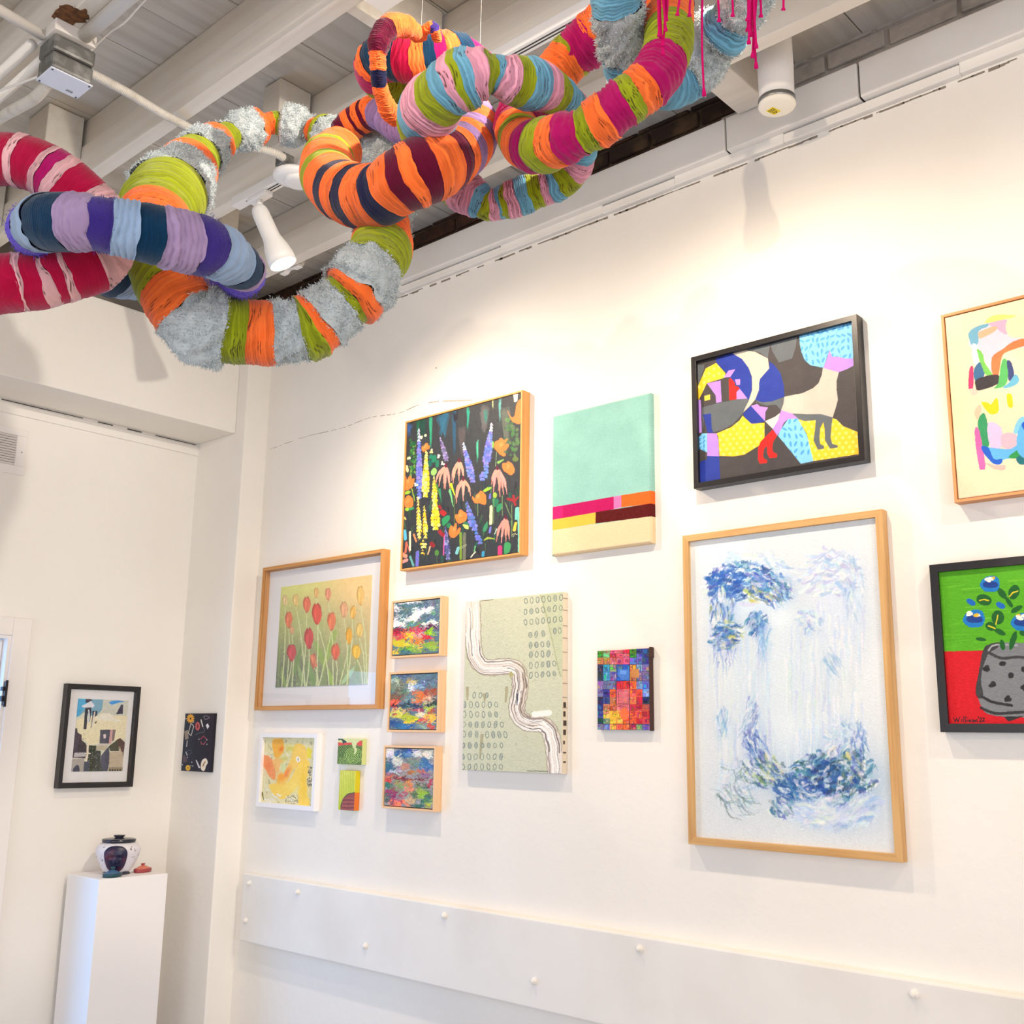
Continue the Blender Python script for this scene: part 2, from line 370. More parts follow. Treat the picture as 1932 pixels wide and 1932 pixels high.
PIG = {}
def pigment(rough=0.55, spec=0.35, weave=0):
    k = (rough, spec, weave)
    if k not in PIG:
        PIG[k] = mat('pigment_%d_%d_%d' % (rough * 100, spec * 100, weave), (200, 200, 200), rough, vcol=True, spec=spec,
                     bump=(weave or 60, 0.5 if weave else 0.3, 0.0015 if weave else 0.001))
    return PIG[k]
def panel(name, art, O, du, dv, n, parent, thick, relief=0.0, m=None, side=None, round_=0):
    """a slab whose front face is a fine grid carrying the painted colours; sides follow"""
    a = art.img(); h, w = a.shape[:2]; O = np.array(O, float); du = np.array(du, float); dv = np.array(dv, float); n = np.array(n, float)
    v, u = np.mgrid[0:h, 0:w]; uu = u / (w - 1); vv = v / (h - 1)
    z = np.zeros((h, w))
    if relief:
        g = a.mean(axis=2) / 255.; z = relief * (g - g.mean()) + relief * .6 * (fbm(u / 3., v / 3., 5) - .5)
    if round_:
        e = np.minimum(np.minimum(u, w - 1 - u) / w * np.linalg.norm(du), np.minimum(v, h - 1 - v) / h * np.linalg.norm(dv)); z = z - round_ * np.clip(1 - e / (round_ * 1.2), 0, 1) ** 2
    P = O + uu[..., None] * du + vv[..., None] * dv + z[..., None] * n
    co = P.reshape(-1, 3); i = (v[:-1, :-1] * w + u[:-1, :-1]).ravel(); F = np.c_[i, i + w, i + w + 1, i + 1]
    # border ring for the sides
    ring = np.r_[np.arange(w), (np.arange(1, h) * w + w - 1), ((h - 1) * w + np.arange(w - 2, -1, -1)), (np.arange(h - 2, 0, -1) * w)]
    back = co[ring] - n * thick; nb = len(ring); base = len(co); base2 = base + nb
    fr = co[ring].copy(); j = np.arange(nb); k = (j + 1) % nb
    S = np.c_[base + j, base2 + j, base2 + k, base + k]
    allco = np.vstack([co, fr, back]); cols = np.ones((len(allco), 4)); cols[:base, :3] = lin(a.reshape(-1, 3))
    sc = lin(a.reshape(-1, 3)[ring]) if side is None else np.repeat(lin(side)[None], nb, 0)
    cols[base:base2, :3] = sc; cols[base2:, :3] = sc
    FF = np.vstack([F, S])[:, ::-1]
    me = bpy.data.meshes.new(name); me.vertices.add(len(allco)); me.vertices.foreach_set('co', allco.ravel())
    me.loops.add(FF.size); me.loops.foreach_set('vertex_index', FF.ravel().astype(np.int32)); me.polygons.add(len(FF))
    me.polygons.foreach_set('loop_start', np.arange(0, FF.size, 4, dtype=np.int32))
    me.update(calc_edges=True); at = me.color_attributes.new('Col', 'FLOAT_COLOR', 'POINT'); at.data.foreach_set('color', cols.ravel())
    # orientation check: front faces must look along n
    if np.dot(np.array(me.polygons[0].normal), n) < 0: me.flip_normals()
    if relief or round_: me.polygons.foreach_set('use_smooth', np.r_[np.ones(len(F), bool), np.zeros(nb, bool)])
    me.materials.append(m or pigment())
    o = bpy.data.objects.new(name, me); COL.objects.link(o)
    if parent is not None: o.parent = parent; me.transform(Matrix.Translation(-Vector(parent.location)))
    me.update(); return o

class Wall:
    """local frame of a wall: u along it (left to right as one looks at it), z up, w off the wall"""
    def __init__(s, org, du, n): s.o = np.array(org, float); s.du = np.array(du, float); s.n = np.array(n, float)
    def at(s, u, z, w): return tuple(s.o + s.du * u + s.n * w + np.array([0, 0, z]))
WR = Wall((XW, 0, 0), (0, -1, 0), (-1, 0, 0)); WB = Wall((0, 4.235, 0), (1, 0, 0), (0, -1, 0)); WP = Wall((2.534, 0, 0), (0, -1, 0), (-1, 0, 0))
def wbox(mb, wl, u0, u1, z0, z1, w0, w1):
    a = wl.at(u0, z0, w0); b = wl.at(u1, z1, w1); mb.box(min(a[0], b[0]), max(a[0], b[0]), min(a[1], b[1]), max(a[1], b[1]), z0, z1)
def frame(parent, wl, u0, u1, z0, z1, prof, m, name='frame', bev=0.0008):
    """mitred frame; prof = [(inset, height off wall)]"""
    mb = MB(); k = len(prof); vs = []
    for cu, cz, su, sz in ((u0, z1, 1, -1), (u1, z1, -1, -1), (u1, z0, -1, 1), (u0, z0, 1, 1)):
        for i, w in prof: vs.append(wl.at(cu + su * i, cz + sz * i, w))
    for c in range(4):
        mb.cur = 0 if c % 2 == 0 else 1
        mb.add([vs[c * k + i] for i in range(k)] + [vs[((c + 1) % 4) * k + i] for i in range(k)], [(i, (i + 1) % k, k + (i + 1) % k, k + i) for i in range(k)])
    o = mb.build(name, m, parent, bevel=bev)
    bm_fix(o.data); return o
def bm_fix(me):
    import bmesh
    bm = bmesh.new(); bm.from_mesh(me); bmesh.ops.recalc_face_normals(bm, faces=bm.faces); bm.to_mesh(me); bm.free()
def slab(parent, wl, name, u0, u1, z0, z1, w0, w1, m, bev=0):
    mb = MB(); wbox(mb, wl, u0, u1, z0, z1, w0, w1); return mb.build(name, m, parent, bevel=bev)
def wood(nm, c, c2): return [mat(nm + '_rail', c, 0.5, grain=(1, c2, 1.4)), mat(nm + '_stile', c, 0.5, grain=(2, c2, 1.4))]
def canvas_panel(name, art, wl, u0, u1, z0, z1, w, parent, thick, **kw):
    O = wl.at(u0, z1, w); return panel(name, art, O, wl.du * (u1 - u0), (0, 0, z0 - z1), wl.n, parent, thick, **kw)
R_ = random.Random(11)
def jit(c, a, r=R_): return tuple(max(0, min(255, v + r.uniform(-a, a))) for v in c)
# ---- the cat and moon picture
def art_cat():
    a = Art('cat', 1.5, (66, 62, 64)); a.K(1280, 570, 4.83); S = (92, 99, 105); BE = (196, 186, 174); BL = (28, 52, 150); LB = (128, 200, 244); PU = (178, 134, 224); YE = (246, 198, 42); DK = (66, 62, 64)
    a.P(S, '600,440 835,385 820,470 815,515 740,462 680,446').P(S, '840,385 1082,312 1066,420 1035,515 915,552 850,440').P(S, '150,575 235,570 232,610 165,820')
    a.P(BL, '340,515 495,470 580,520 640,600 672,700 670,800 640,895 520,750 430,640 345,555')
    a.P(BE, '495,470 610,440 700,455 815,515 828,605 745,700 735,740 740,800 700,890 640,960 585,1010 640,900 672,800 670,680 640,600 580,520')
    a.P(BL, '828,540 880,580 930,650 960,760 965,862 850,905 760,912 700,890 735,800 735,740 745,700 828,605')
    a.P(BE, '965,862 1130,830 1225,785 1275,740 1305,665 1315,600 1460,640 1440,720 1440,800 1452,890 1430,970 1405,1050 1300,1020 1180,1022 1035,1015 935,985 955,930')
    m1 = a.P(LB, '1100,298 1580,160 1592,515 1520,515 1450,498 1400,500 1375,440 1320,600 1200,575 1150,530 1120,460 1105,380', ret=True)
    a.P(PU, '1375,440 1400,500 1450,498 1520,515 1592,515 1594,580 1540,610 1460,640 1320,602 1350,520')
    m2 = a.P(YE, '1090,1070 1400,1055 1440,1070 1500,1130 1650,1190 1665,1380 1225,1448 1170,1200', ret=True)
    m3 = a.P(YE, '585,1035 665,1108 785,1100 785,1240 730,1310 600,1390 500,1405 375,1400 365,1230 350,1195 480,1140 560,1075', ret=True)
    for j in range(16):
        for i in range(22):
            x = 380 + i * 62 + (j % 2) * 31; y = 1080 + j * 44 - i * 6; a.E((252, 220, 110), x, y, 13, 14, clip=m2 + m3)
    a.P(S, '1035,1015 1180,1025 1300,1020 1405,1050 1395,1120 1385,1230 1400,1290 1450,1305 1450,1325 1380,1335 1335,1260 1330,1150 1320,1095 1290,1150 1285,1240 1290,1290 1325,1310 1325,1335 1270,1345 1230,1260 1245,1150 1250,1075 1150,1085 1080,1060')
    a.P(S, '700,890 760,912 850,905 965,865 950,930 935,985 880,935 780,945 710,925').P(PU, '715,930 820,955 795,1000 788,1085 660,945')
    a.P(DK, '690,885 740,925 820,948 890,935 935,985 890,1040 790,1085 793,1000 818,960 740,950')
    a.P(BL, '590,1015 660,945 788,1085 720,1105 665,1108 600,1045').P((228, 216, 200), '790,1085 880,1045 925,1010 905,1080 860,1155')
    a.P(PU, '935,985 1035,1015 1090,1060 1000,1065 960,1100 930,1170 900,1215 860,1155 905,1080')
    m4 = a.P(LB, '1000,1065 1090,1060 1120,1120 1170,1210 1230,1448 1115,1472 905,1215 940,1150', ret=True)
    a.P((226, 24, 22), '858,1160 900,1215 865,1270 855,1330 865,1365 900,1385 895,1415 830,1420 810,1380 805,1305 780,1340 770,1400 780,1425 810,1440 805,1465 740,1470 725,1430 725,1330 750,1270')
    a.P(S, '215,960 345,925 590,875 640,885 590,1010 500,1110 400,1165 300,1190 225,1190')
    m5 = a.P(YE, '345,555 430,650 420,690 260,740 190,890 165,885 165,800 250,605', ret=True)
    for i in range(24): a.E((252, 220, 110), 190 + (i % 6) * 45, 590 + (i // 6) * 62 + (i % 2) * 20, 13, 14, clip=m5)
    a.P(PU, '260,740 385,715 400,910 345,920 340,850').P(DK, '260,745 340,850 345,925 215,960 190,885').P(DK, '385,715 420,690 475,682 460,700 465,900 395,910')
    a.P((226, 24, 22), '475,690 515,735 512,765 545,770 560,790 530,810 530,885 465,895 458,710').P(PU, '415,690 455,625 520,612 475,682').P(PU, '515,705 563,702 563,755 530,758').P(PU, '560,790 630,880 530,885 530,820')
    a.P((252, 210, 70), '237,855 290,842 290,890 240,900').P(PU, '165,890 205,890 215,1190 175,1190').P(BL, '222,1025 298,1015 300,1060 305,1150 320,1190 265,1190 235,1060').P(DK, '235,1060 265,1190 225,1190')
    m6 = a.P(LB, '220,1195 264,1195 264,1370 200,1340 175,1310 180,1240', ret=True); a.P(PU, '262,1195 350,1195 365,1260 372,1405 262,1400').P(BL, '262,1400 372,1405 383,1620 185,1650 185,1460 262,1430')
    r = random.Random(3); lf = (78, 158, 220); cm = np.clip(m1 + m4 + m6, 0, 1)
    for i in range(70):
        x = 1120 + (i % 10) * 48 + r.uniform(-12, 12); y = 180 + (i // 10) * 62 - (i % 10) * 8 + r.uniform(-14, 14); t = r.uniform(-70, 70); a.E(lf, x, y, 11, 25, t, clip=m1)
        if i % 3 == 0: a.L(lf, 4, [(x, y), (x + 60 * math.sin(math.radians(-t)), y + 60)], clip=m1)
    for i in range(34):
        x = 905 + (i % 6) * 55 + r.uniform(-12, 12); y = 1080 + (i // 6) * 70 + r.uniform(-10, 10); a.E(lf, x, y, 11, 26, r.uniform(-60, 60), clip=m4)
    for i in range(8): a.E(lf, 200 + (i % 2) * 35, 1210 + i * 20, 8, 20, r.uniform(-50, 50), clip=m6)
    return a.tex(5, 12, 12)

def art_tulip():
    a = Art('tulip', 1.5, (200, 205, 150)).grad((222, 226, 132), (246, 206, 150), (168, 176, 128), (92, 104, 92)); a.K(470, 1020, 5.682); r = random.Random(5)
    a.E((118, 130, 112), 560, 1500, 420, 230, al=.8, soft=1).E((225, 228, 140), 560, 520, 300, 90, al=.7, soft=1).E((185, 198, 130), 650, 900, 330, 190, al=.6, soft=1).E((248, 214, 150), 1150, 520, 260, 200, al=.7, soft=1)
    for i in range(300):
        y = 1560 - 1000 * r.random() ** 1.3; x = r.uniform(290, 1290); s = r.uniform(5, 13); a.E(r.choice([(205, 215, 165), (225, 228, 185), (150, 170, 140), (240, 236, 200)]), x, y, s, s, al=.45, soft=1)
    for i in range(26):
        x = r.uniform(300, 1280); h = r.uniform(300, 800); a.L((150, 172, 108), r.uniform(14, 34), [(x, 1570), (x + r.uniform(-60, 60), 1570 - h)], al=.5, w1=6)
    H = [(385, 640, 30, 60, (238, 208, 150), 0), (500, 640, 34, 70, (240, 206, 130), 0), (720, 560, 26, 60, (240, 190, 120), 0), (845, 575, 32, 70, (238, 158, 124), 0), (1015, 740, 42, 92, (232, 176, 130), 0), (1190, 590, 40, 110, (246, 200, 118), 0), (1110, 770, 32, 76, (246, 192, 96), 12), (1180, 960, 38, 82, (240, 206, 118), 0), (460, 960, 22, 50, (226, 172, 130), 0),
         (618, 685, 42, 88, (236, 122, 92), 0), (425, 850, 40, 94, (232, 128, 92), 5), (725, 785, 54, 118, (230, 92, 76), -5), (882, 865, 46, 104, (238, 132, 92), 8), (640, 1045, 50, 118, (212, 84, 84), 8), (455, 1200, 50, 94, (208, 82, 90), 0), (925, 1190, 46, 92, (230, 116, 90), 0), (690, 1285, 34, 86, (222, 136, 104), -22), (1068, 1020, 36, 96, (242, 178, 60), 3), (1145, 1190, 50, 82, (244, 196, 74), 0)]
    for c, p in [((150, 178, 96), '690,1070 745,1120 785,1200 792,1340 735,1220'), ((160, 184, 98), '940,950 905,1130 850,1270 800,1400 790,1330 850,1060'), ((130, 160, 104), '620,1270 690,1400 718,1555 655,1500 628,1400'), ((150, 176, 120), '520,1330 580,1440 612,1560 540,1470'), ((124, 154, 94), '557,1130 545,1260 478,1450 500,1290'), ((158, 190, 96), '845,1365 885,1430 908,1550 868,1530 842,1440'), ((176, 208, 160), '1132,1348 1090,1450 985,1545 1035,1430'), ((140, 165, 100), '350,1350 400,1540 380,1570 340,1450')]: a.P(c, p, 5)
    B = {618: 560, 425: 400, 725: 860, 882: 740, 640: 612, 455: 405, 925: 925, 690: 738, 1068: 960, 1145: 1215, 1015: 1050, 1190: 1262, 1180: 1240, 845: 900, 385: 350, 1110: 1040, 500: 600}
    for x, y, rx, ry, c, t in H:
        a.L((214, 222, 168), 8, [(x, y + ry * .8), ((x + B.get(x, x)) / 2 + 18, (y + 1570) / 2), (B.get(x, x), 1575)], 5, al=.9, w1=14)
        lo = tuple(v * .84 for v in c); hi = tuple(min(255, v * 1.12) for v in c)
        a.P(lo, [(x - rx * .42, y - ry * .96), (x - rx * .1, y - ry * .8), (x + rx * .2, y - ry * 1.0), (x + rx * .62, y - ry * .8), (x + rx * .95, y - ry * .3), (x + rx * .98, y + ry * .1), (x + rx * .6, y + ry * .65), (x, y + ry), (x - rx * .6, y + ry * .6), (x - rx * .98, y + ry * .05), (x - rx * .9, y - ry * .5)], 3); a.E(c, x + rx * .12, y + ry * .02, rx * .78, ry * .84, t)
        a.E(hi, x - rx * .2, y - ry * .1, rx * .35, ry * .6, t, al=.6, soft=1); a.L(lo, 6, [(x - rx * .1, y - ry * .6), (x + rx * .1, y), (x, y + ry * .8)], 4, al=.7); a.L(lo, 5, [(x + rx * .45, y - ry * .6), (x + rx * .45, y), (x + 4, y + ry * .8)], 4, al=.6)
    return a.warp(.8, 6).paint(500, 5, 1.2, 1.5, .5, 10, 1).tex(7, 5, 5)

def art_floral():
    a = Art('flo', 1.6, (50, 54, 60)); r = random.Random(8); a.K(730, 710, 4.83)
    for c, w, x, y0, y1 in [((50, 90, 150), 50, 205, 430, 540), ((20, 92, 62), 30, 285, 390, 640), ((24, 70, 60), 60, 330, 400, 560), ((46, 160, 122), 30, 398, 350, 640), ((40, 95, 125), 110, 510, 330, 560), ((34, 80, 112), 40, 612, 300, 720), ((36, 150, 128), 34, 735, 280, 480), ((70, 190, 150), 22, 824, 600, 770), ((92, 90, 94), 90, 880, 300, 500), ((78, 72, 76), 60, 680, 480, 720), ((205, 215, 140), 16, 962, 215, 290), ((92, 172, 166), 24, 1028, 190, 420), ((88, 96, 88), 90, 1080, 300, 700), ((30, 30, 40), 50, 620, 330, 420), ((60, 58, 66), 60, 300, 560, 700), ((50, 120, 110), 40, 900, 330, 420)]:
        for i in range(9): a.L(c, w * .5, [(x + r.uniform(-w, w) * .4, y0 + r.uniform(-20, 60)), (x + r.uniform(-w, w) * .3, y1 - r.uniform(-20, 60))], al=.55, w1=w * .1)
    a.L((236, 238, 222), 44, '1170,150 1172,222', w1=30)
    for i in range(150):
        x = r.uniform(150, 1200); y = 950 + 750 * r.random(); c = r.choice([(30, 70, 56), (24, 92, 74), (40, 48, 58), (30, 60, 74), (34, 38, 42), (52, 80, 50), (70, 100, 70), (30, 32, 38)])
        a.L(c, r.uniform(8, 26), [(x, y), (x + r.uniform(-30, 30), y + r.uniform(40, 160))], al=.8, w1=3)
    for i in range(60): a.E(r.choice([(60, 120, 60), (84, 140, 70), (40, 90, 56), (100, 128, 84)]), r.uniform(1060, 1200), r.uniform(380, 760), r.uniform(8, 20), r.uniform(10, 24), al=.6)
    K1, K2, K3, K4 = (750, 800, 12.077), (750, 930, 12.077), (870, 800, 12.077), (870, 930, 12.077)
    a.K(*K1)
    for i in range(50): a.E(r.choice([(40, 110, 50), (60, 130, 60), (24, 84, 52), (110, 160, 70)]), r.uniform(290, 420), r.uniform(360, 1180), r.uniform(14, 32), r.uniform(20, 50), r.uniform(-40, 40), al=.85)
    for c, x, y, rx, ry, t in [((30, 122, 94), 830, 790, 55, 95, 15), ((34, 112, 88), 905, 900, 44, 92, 5), ((24, 92, 84), 740, 900, 50, 80, 0), ((142, 202, 104), 828, 1085, 64, 88, 20), ((30, 118, 94), 760, 740, 40, 60, 30)]: a.E(c, x, y, rx, ry, t)
    a.L((190, 214, 50), 60, '1215,1370 1300,1620', w1=24); a.L((80, 130, 60), 50, '880,1380 990,1700', w1=20); a.L((120, 200, 130), 50, '1190,1500 1270,1880', w1=14); a.L((36, 130, 100), 40, '960,1480 1000,1780', w1=10); a.L((150, 176, 60), 30, '325,1480 400,1750', w1=16); a.E((150, 190, 50), 230, 1560, 70, 40, -20)
    a.K(*K2)
    a.P((44, 142, 92), '1010,640 1030,570 1140,510 1195,540 1160,640 1040,750', 4); a.E((40, 120, 80), 1170, 740, 60, 60); a.L((120, 150, 50), 60, '1435,920 1440,1500', w1=50); a.L((110, 112, 96), 70, '1520,930 1520,1500'); a.E((150, 200, 60), 220, 370, 50, 40); a.E((56, 150, 100), 320, 350, 60, 36, -10); a.E((80, 130, 60), 895, 1360, 50, 70); a.L((90, 110, 50), 18, '1290,60 1300,700')
    a.K(*K4)
    for c, p in [((40, 138, 96), '800,330 850,260 930,240 920,360 820,440'), ((56, 136, 96), '500,880 510,770 600,640 595,780 560,860'), ((36, 112, 84), '700,120 860,160 800,300 730,300'), ((60, 150, 90), '990,1130 1120,1150 1100,1330 980,1380'), ((150, 172, 66), '500,1080 600,1000 720,1030 760,1055 640,1050'), ((196, 220, 110), '30,720 150,730 170,820 100,810'), ((40, 110, 84), '20,650 140,660 180,720 90,720')]: a.P(c, p, 4)
    for x0, y0, x1, y1 in [(930, 60, 940, 520), (1150, 240, 1150, 1000), (1000, 220, 1130, 560), (375, 250, 375, 520), (740, 120, 730, 700)]: a.L((112, 150, 88), 16, [(x0, y0), (x1, y1)], w1=12)
    a.K(*K3); a.L((150, 190, 130), 10, '800,640 780,960'); a.P((130, 176, 90), '815,900 830,850 960,800 960,830 840,905', 4); a.P((150, 190, 60), '490,1520 600,1440 700,1450 560,1540', 4); a.E((150, 180, 60), 765, 1620, 48, 66); a.E((130, 190, 70), 720, 470, 24, 80); a.E((96, 116, 60), 1230, 800, 70, 60)
    def lup(K, x0, y0, x1, y1, w, cs, tip=None, n=16):
        a.K(*K)
        for i in range(n):
            t = i / (n - 1); x = x0 + (x1 - x0) * t; y = y0 + (y1 - y0) * t; ww = w * (.25 + .75 * min(1, t * 1.6)) * (1 if t < .9 else .6); st = abs(y1 - y0) / n
            for sd in (-1, 1, 0):
                c = tip if (tip and t < .15) else r.choice(cs); a.E(jit(c, 12, r), x + sd * ww * .3 + r.uniform(-6, 6), y + r.uniform(-8, 8), ww * .21, st * .62, -sd * 28)
    V = [(104, 112, 204), (124, 130, 220), (86, 112, 196), (134, 128, 210)]
    lup(K1, 490, 150, 500, 1660, 150, V, (190, 200, 235), 22); lup(K1, 975, 320, 1115, 820, 120, [(124, 116, 168), (152, 144, 188), (96, 86, 130)], None, 10)
    lup(K3, 52, 450, 265, 1300, 180, V, (190, 200, 240), 15); lup(K3, 690, 10, 560, 960, 190, V, (222, 226, 240), 16); lup(K3, 590, 960, 480, 1260, 190, [(90, 124, 210), (110, 130, 216)], None, 5); lup(K4, 130, 230, 300, 820, 190, V, None, 8); lup(K4, 320, 830, 430, 1130, 150, [(70, 130, 205), (110, 116, 206)], None, 5); lup(K2, 1090, 790, 1150, 1480, 130, [(96, 96, 164), (74, 76, 132), (150, 146, 200)], None, 12)
    Y = [(250, 204, 52), (252, 196, 40), (246, 220, 120), (250, 226, 140)]
    lup(K1, 655, 640, 640, 1640, 170, Y, (250, 230, 130), 17); lup(K1, 830, 1220, 850, 1800, 130, Y, None, 9); lup(K2, 850, 120, 870, 800, 210, Y, None, 10); lup(K2, 470, 190, 500, 1000, 110, Y, None, 12); lup(K2, 610, 320, 640, 1000, 110, Y, None, 11); lup(K2, 580, 1090, 600, 1230, 190, Y, None, 3); lup(K2, 570, 1300, 575, 1370, 120, Y, None, 2)
    O = (250, 124, 58)
    for K, p in [(K1, '545,560 560,500 600,510 640,440 690,440 700,480 735,500 720,570 660,590 600,635 560,610'), (K1, '150,1350 195,1180 215,1280 270,1180 320,1210 330,1250 380,1240 385,1320 330,1450 190,1515 140,1480'), (K1, '170,1700 240,1625 310,1650 358,1740 350,1860 290,1905 180,1885 160,1790'),
                 (K3, '750,480 770,400 850,370 880,320 940,325 965,365 1040,335 1040,400 975,470 1060,445 1088,490 1020,590 950,625 1015,690 970,740 880,690 830,640 760,560'), (K3, '935,900 1010,890 1060,850 1130,880 1190,950 1218,1050 1200,1120 1130,1165 1040,1120 950,1040'), (K3, '245,1680 265,1645 320,1690 340,1610 400,1570 430,1520 490,1540 550,1610 570,1700 550,1835 420,1810 320,1800 270,1750'),
                 (K2, '1315,490 1380,480 1400,400 1450,375 1510,430 1580,480 1560,620 1480,680 1390,690 1320,600'), (K2, '1170,850 1220,740 1280,760 1310,690 1350,700 1350,850 1400,790 1440,810 1400,920 1320,1000 1270,1025 1190,980')]:
        a.K(*K).P(O, p, 4); q = pts(p); cx = sum(t[0] for t in q) / len(q); cy = sum(t[1] for t in q) / len(q); a.E((255, 164, 96), cx - 20, cy - 20, 50, 70, 10, al=.7, soft=1)
        for t in q[::3]: a.L((222, 92, 44), 7, [(cx, cy + 40), ((cx + t[0]) / 2, (cy + t[1]) / 2)], al=.5)
    a.K(730, 710, 4.83).P(O, '1095,310 1130,370 1160,360 1180,250 1225,215 1225,420 1140,412', 3)
    for K, h, tips in [(K1, (1100, 950), '870,1350 940,1420 1060,1470 1088,1480 1190,1460'), (K1, (1400, 830), '1235,1290 1265,1350 1400,1300 1510,1270'), (K1, (1495, 1250), '1320,1680 1332,1800 1495,1750 1660,1640'), (K3, (820, 1010), '735,1560 690,1380 880,1660 962,1600 1040,1590'), (K4, (1010, 560), '800,1110 915,1140 1015,1100 1092,1080')]:
        a.K(*K)
        for t in pts(tips):
            mx = (h[0] + t[0]) / 2 + (t[0] - h[0]) * .22; my = (h[1] + t[1]) / 2 - 20; c = jit((244, 152, 136), 8, r); a.L(c, 44, [h, (mx, my), t], 6, w1=12); a.L(c, 74, [(h[0] + (mx - h[0]) * .4, h[1] + (my - h[1]) * .4), (mx, my), ((mx + t[0]) / 2, (my + t[1]) / 2)], 4, w1=40)
            a.L((222, 120, 112), 5, [h, (mx - 12, my), ((mx + t[0]) / 2, (my + t[1]) / 2)], 5, al=.7)
        a.E((92, 32, 54), h[0], h[1] - 10, 36, 56)
    for K, c, w, p in [(K2, (90, 184, 218), 80, '165,870 180,1040'), (K2, (232, 226, 186), 52, '285,890 288,1290'), (K2, (246, 140, 92), 44, '370,940 430,1100'), (K2, (240, 110, 84), 50, '205,1130 185,1340'), (K2, (240, 110, 84), 16, '215,1120 280,1350'), (K2, (244, 146, 120), 90, '130,1400 190,1440'), (K2, (244, 150, 140), 80, '120,1560 210,1530'), (K2, (104, 170, 166), 50, '290,1450 365,1650'), (K2, (112, 110, 200), 84, '455,1350 445,1650'), (K2, (222, 86, 160), 26, '1062,950 1050,1410'), (K2, (120, 190, 196), 70, '1380,1250 1350,1360'), (K2, (246, 190, 140), 30, '745,1220 695,1390'), (K2, (176, 40, 46), 110, '1010,430 1060,470'), (K2, (150, 34, 40), 60, '950,300 980,340'), (K2, (150, 40, 50), 90, '960,880 1030,950'), (K2, (140, 36, 44), 90, '770,1150 820,1200'), (K2, (246, 214, 120), 40, '160,560 185,590'),
                     (K4, (234, 224, 172), 64, '680,310 672,690'), (K4, (218, 54, 116), 92, '878,1240 880,1390'), (K4, (116, 206, 188), 60, '1265,350 1245,580'), (K4, (120, 212, 190), 36, '1300,340 1310,1330'), (K4, (252, 196, 70), 60, '1240,690 1205,840'), (K4, (150, 36, 44), 60, '1060,130 1190,170'), (K4, (156, 40, 46), 40, '1290,100 1190,200'), (K4, (150, 36, 44), 50, '1180,60 1230,270'), (K4, (104, 110, 200), 50, '660,40 650,110'), (K4, (112, 116, 200), 50, '665,790 650,890'), (K4, (56, 150, 190), 60, '500,1350 495,1420'), (K4, (240, 232, 200), 26, '320,1340 220,1460'), (K4, (110, 200, 120), 24, '320,1210 300,1320'), (K4, (190, 214, 200), 24, '810,820 760,930')]: a.K(*K).L(c, w, p)
    a.K(*K4); a.L((244, 232, 170), 7, '1145,960 1180,930 1210,940 1180,1000 1230,910 1250,950 1280,935'); a.L((190, 200, 160), 8, '-20,1240 120,1160'); a.L((190, 200, 160), 8, '-20,1280 125,1190')
    a.K(*K1)
    for x, y in [(560, 290), (640, 240), (770, 620), (950, 730), (250, 780), (1030, 890), (430, 1380), (480, 1700)]:
        for k in range(4): a.E(r.choice([(244, 240, 226), (250, 232, 150)]), x + r.uniform(-32, 32), y + r.uniform(-32, 32), 20, 24, r.uniform(0, 90))
    a.E((224, 196, 150), 222, 1020, 34, 90, -8)
    return a.warp(.7, 5).paint(700, 4, 1.3, 1.5, .6, 10, 1.2).tex(7, 2.5, 8)

def art_teal():
    a = Art('teal', 1.5, (146, 196, 186)); a.K(1020, 710, 5.365)
    Y, X = np.mgrid[0:a.H, 0:a.W]; p = a.sc * 1.15
    z = np.abs(((X / p + np.abs((Y / (p * 4)) % 2 - 1) * 3.2)) % 2 - 1)
    a.a += ((z - .5) * 34)[..., None]; a.a += (fbm(X / 90., Y / 90., 3)[..., None] - .5) * 14
    a.P((238, 40, 110), '110,1325 232,1308 232,1435 110,1455').P((188, 30, 96), '230,1308 745,1218 745,1345 230,1436').P((214, 120, 178), '743,1220 822,1205 822,1325 743,1345').P((240, 106, 44), '820,1205 1160,1150 1160,1285 820,1326')
    a.P((238, 186, 74), '110,1455 562,1378 562,1490 110,1562').P((92, 28, 28), '560,1376 1165,1280 1165,1412 560,1490').P((232, 206, 166), '110,1560 1165,1410 1180,1705 130,1845')
    low = (Y > a.H * .655); ww = np.sin(X * 2.1 / a.sc * 2) * np.sin(Y * 2.3 / a.sc * 2); a.a += (np.where(low, ww * 7, 0))[..., None]
    return a.tex(6, 2, 2)

